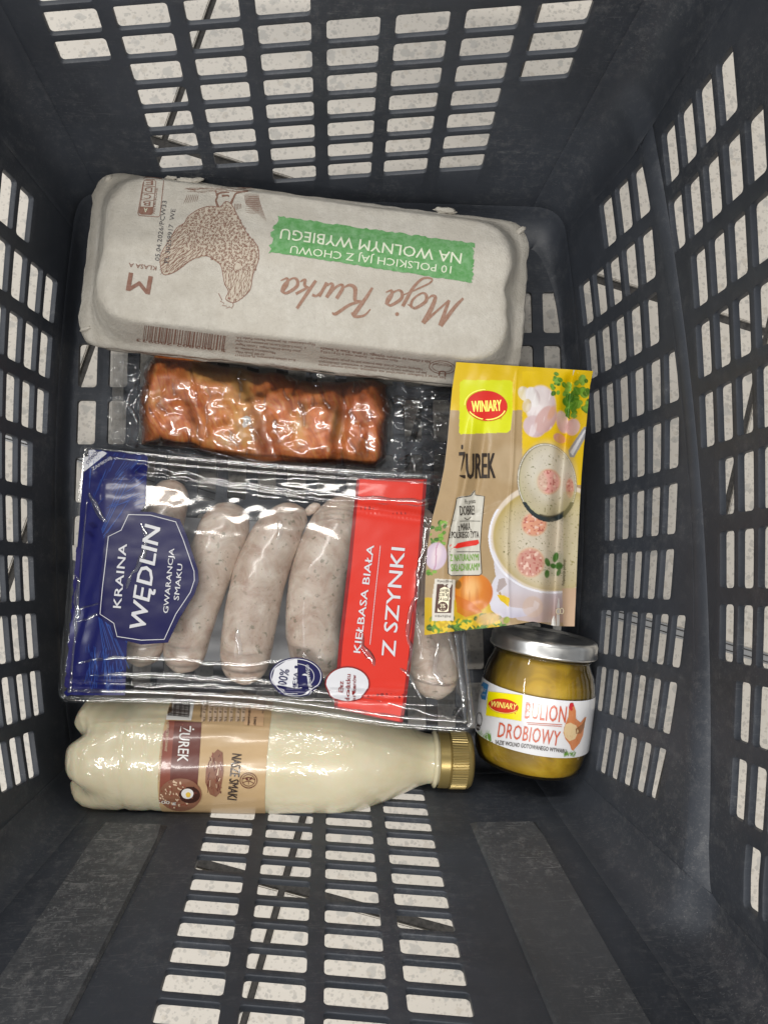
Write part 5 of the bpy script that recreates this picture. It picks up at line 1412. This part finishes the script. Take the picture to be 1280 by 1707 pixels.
# parsley / oregano
r2=np.random.RandomState(8)
def leaves(x0,x1,y0,y1,n,s0,s1,cs):
    for _ in range(n):
        cx=r2.uniform(x0,x1);cy=r2.uniform(y0,y1);a=r2.uniform(s0,s1); m,u,v=ell(cx,cy,a,a*r2.uniform(.55,.85),r2.uniform(0,180),.12); c=cs[r2.randint(len(cs))]; put(m,S3(*c)); put(m*(np.abs(v)<.09)*.5,S3(150,180,90)); put(m*sst(.1,1,v)*.35,S3(50,84,26))
gs_=((92,140,48),(116,164,60),(70,112,40),(132,176,72))
put(polym([(890,250),(905,250),(905,380),(880,360)]),S3(84,120,46)); leaves(870,1020,130,330,46,13,28,gs_); leaves(800,850,110,230,18,8,16,gs_); leaves(890,940,330,370,5,12,20,gs_)
leaves(90,560,1530,1640,60,14,30,((80,124,40),(104,150,52),(60,96,36),(150,160,50))); leaves(380,480,1520,1570,8,14,30,gs_); leaves(95,180,970,1110,22,8,20,gs_); leaves(70,120,1260,1290,8,8,14,gs_)
for k in range(40):
    m,u,v=ell(r2.uniform(100,500),r2.uniform(1540,1630),r2.uniform(8,22),r2.uniform(5,10),r2.uniform(0,180),.2); put(m,S3(230,196,40))
# onion
m,u,v=ell(345,1385,112,112,0,.04); put(m,S3(222,136,44)); put(m*sst(.0,1,u)*.6,S3(196,100,30)); m2,_,_=ell(330,1360,45,55,20,.7); put(m2*m*.6,S3(246,206,140)); put(m*sst(.6,.8,vnoise((X-345)*.5+0*Y,np.hypot(X-345,Y-1300)*.05,6,41))*.3,S3(170,86,24))
put(polym([(240,1400),(330,1440),(400,1500),(300,1530),(250,1500)])*.8,S3(206,112,36)); m,u,v=ell(255,1340,20,26,0,.2); put(m*.7,S3(96,76,36))
m,u,v=ell(430,1540,70,34,-10,.2); put(m*.8,S3(216,170,96))
# shallot left
m,u,v=ell(128,1175,62,80,10,.06); put(m,S3(208,190,206)); put(m*sst(.1,1,-v)*.2,S3(170,130,160)); m2,_,_=ell(130,1170,26,60,15,.5); put(m2*m*.8,S3(232,214,220)); put(m*(np.abs(u-.1*np.sin(v*3))<.06)*.6,S3(176,98,140))
# sticker
m=polym([(285,150),(560,152),(572,165),(572,330),(560,440),(545,456),(270,466),(262,455),(266,165)]); put(m,S3(222,226,0)); 
# right of the fold the picture is paler
put((X>866+8*np.sin(Y*.004))*(Y>1360)*(X<960)*1.0,S3(206,176,148)); put((X>866)*(Y>800)*(Y<1360)*.35,S3(200,188,120))
# energy box and speech label
sl=[(255,830),(325,822),(352,790),(356,818),(408,826),(409,845),(392,1000),(384,1120),(392,1275),(383,1285),(215,1288),(200,1275),(196,1120),(212,1020),(240,900),(248,845)]
put(polym(sl),S3(208,204,192)); put(polym([(122,1305),(238,1312),(230,1550),(104,1552),(108,1400)]),S3(222,216,204))
M_s=N('printed_sachet_foil'); at_=M_s.add('ShaderNodeAttribute'); at_.attribute_name='paint'; cc=M_s.coord()
M_s.P(Base_Color=at_.outputs[0],Roughness=.5,Coat_Weight=.3,Coat_Roughness=.2,Normal=M_s.bump(M_s.noise(45,3,.5,cc,1),.22,.003)); M_s.b.inputs['Specular IOR Level'].default_value=.4; M_s=M_s.m
sc_=at(850,830,0); sachet=empty('soup_sachet',(sc_[0],sc_[1],0),'upright yellow and kraft soup powder sachet with a bowl of soup pictured on it','sachet')
sf=pyobj('printed_front',V,F,M_s,sachet); paint(sf,np.clip(C*.82-.01,0,1)); fixn(sf)
SB=bvh_of(sf); keep(sf)
M_back=plain('silver_foil_back',(.55,.55,.53),.4,.3)
Vb=[v+np.array([0,0,-.0006-.0045*min(1,8*min(i,NSX-i)/NSX)*min(1,12*min(j,NSY-j)/NSY)]) for j in range(0,NSY+1,10) for i in range(0,NSX+1,10) for v in [V[j*(NSX+1)+i]]]
w_=NSX//10+1; h_=NSY//10+1
sb=pyobj('foil_back',Vb,[[j*w_+i,(j+1)*w_+i,(j+1)*w_+i+1,j*w_+i+1] for j in range(h_-1) for i in range(w_-1)],M_back,sachet); keep(sb)
T1=ink('dark_sachet_lettering',srgb(44,36,30),.5); T2=ink('green_sachet_lettering',srgb(110,156,60),.5); T3=ink('red_sachet_print',srgb(200,40,30),.45); T4=ink('cream_sachet_print',srgb(236,226,196),.5); T5=ink('yellow_ring_print',srgb(246,236,110),.5); T6=ink('brown_box_print',srgb(84,58,50),.5); T7=ink('kraft_light_print',srgb(214,208,196),.5)
D=Decal(690,590,.287)
D.disc(422,302,120,88,T3,1,rot=4); D.ringd(422,302,110,80,7,T5,1.5,rot=4,a0=15,a1=150); D.ringd(418,300,124,92,6,T5,1.2,rot=4,a0=175,a1=265)
D.text('WINIARY',(338,338),(508,330),62,T5,2,.035,.05); D.ringd(502,372,6,6,2,T3,1)
D.text('ŻUREK',(262,724),(470,720),142,T1,1,.022,.06)
D.stroke([(276,832),(328,824),(352,792),(356,820),(408,828),(392,1000),(384,1120),(392,1275),(380,1286),(215,1288),(200,1275),(196,1120),(214,1010),(242,890),(250,840),(276,832)],4,T1,1)
D.text('Po prostu',(292,872),(360,866),26,T1,1,.0,.3); D.text('DOBRE!',(266,938),(354,934),54,T1,1,.008)
D.stroke([(290,952),(310,962),(330,945)],4,T1,1,sm=4)
D.stroke([(230,970),(384,972)],3,T1,1); D.text('z MĄKĄ',(256,1028),(328,1022),40,T1,1,.012); D.text('z POLSKIEGO ŻYTA',(205,1070),(376,1068),36,T1,1,.012)
D.poly([(215,1108),(300,1090),(372,1080),(378,1100),(360,1112),(290,1122),(214,1136),(232,1122),(208,1118)],T3,1)
D.stroke([(208,1150),(380,1150)],3,T1,1); D.text('Z NATURALNYMI',(212,1204),(376,1200),38,T2,1,.012); D.text('SKŁADNIKAMI*',(216,1262),(382,1256),40,T2,1,.014)
D.text('W porcji (250 ml)',(134,1326),(222,1328),13,T1,1); D.poly([(134,1338),(170,1338),(180,1348),(192,1338),(222,1340),(214,1505),(120,1505)],T6,1)
D.poly([(150,1365),(180,1352),(208,1366),(200,1495),(186,1500),(136,1498),(142,1440)],T4,2)
for tx,y in (('Energia',1382),('228 kJ',1408),('54 kcal',1434)): D.text(tx,(148-(y-1382)*.1,y),(204-(y-1382)*.08,y),20,T1,3,.008)
D.disc(168,1468,30,28,T6,3); D.text('3%',(152,1476),(184,1476),24,T4,4,.02); D.text('RWS',(156,1492),(182,1492),10,T4,4)
D.text('W 100 ml: 91 kJ/22 kcal',(122,1530),(212,1530),13,T1,1); D.text('Propozycja podania',(876,1345),(882,1195),15,T1,1)
D.ringd(842,1496,13,16,6,T4,1); D.ringd(862,1494,10,16,5,T4,1)
D.build('sachet_lettering',SB,sachet,maxe=14)
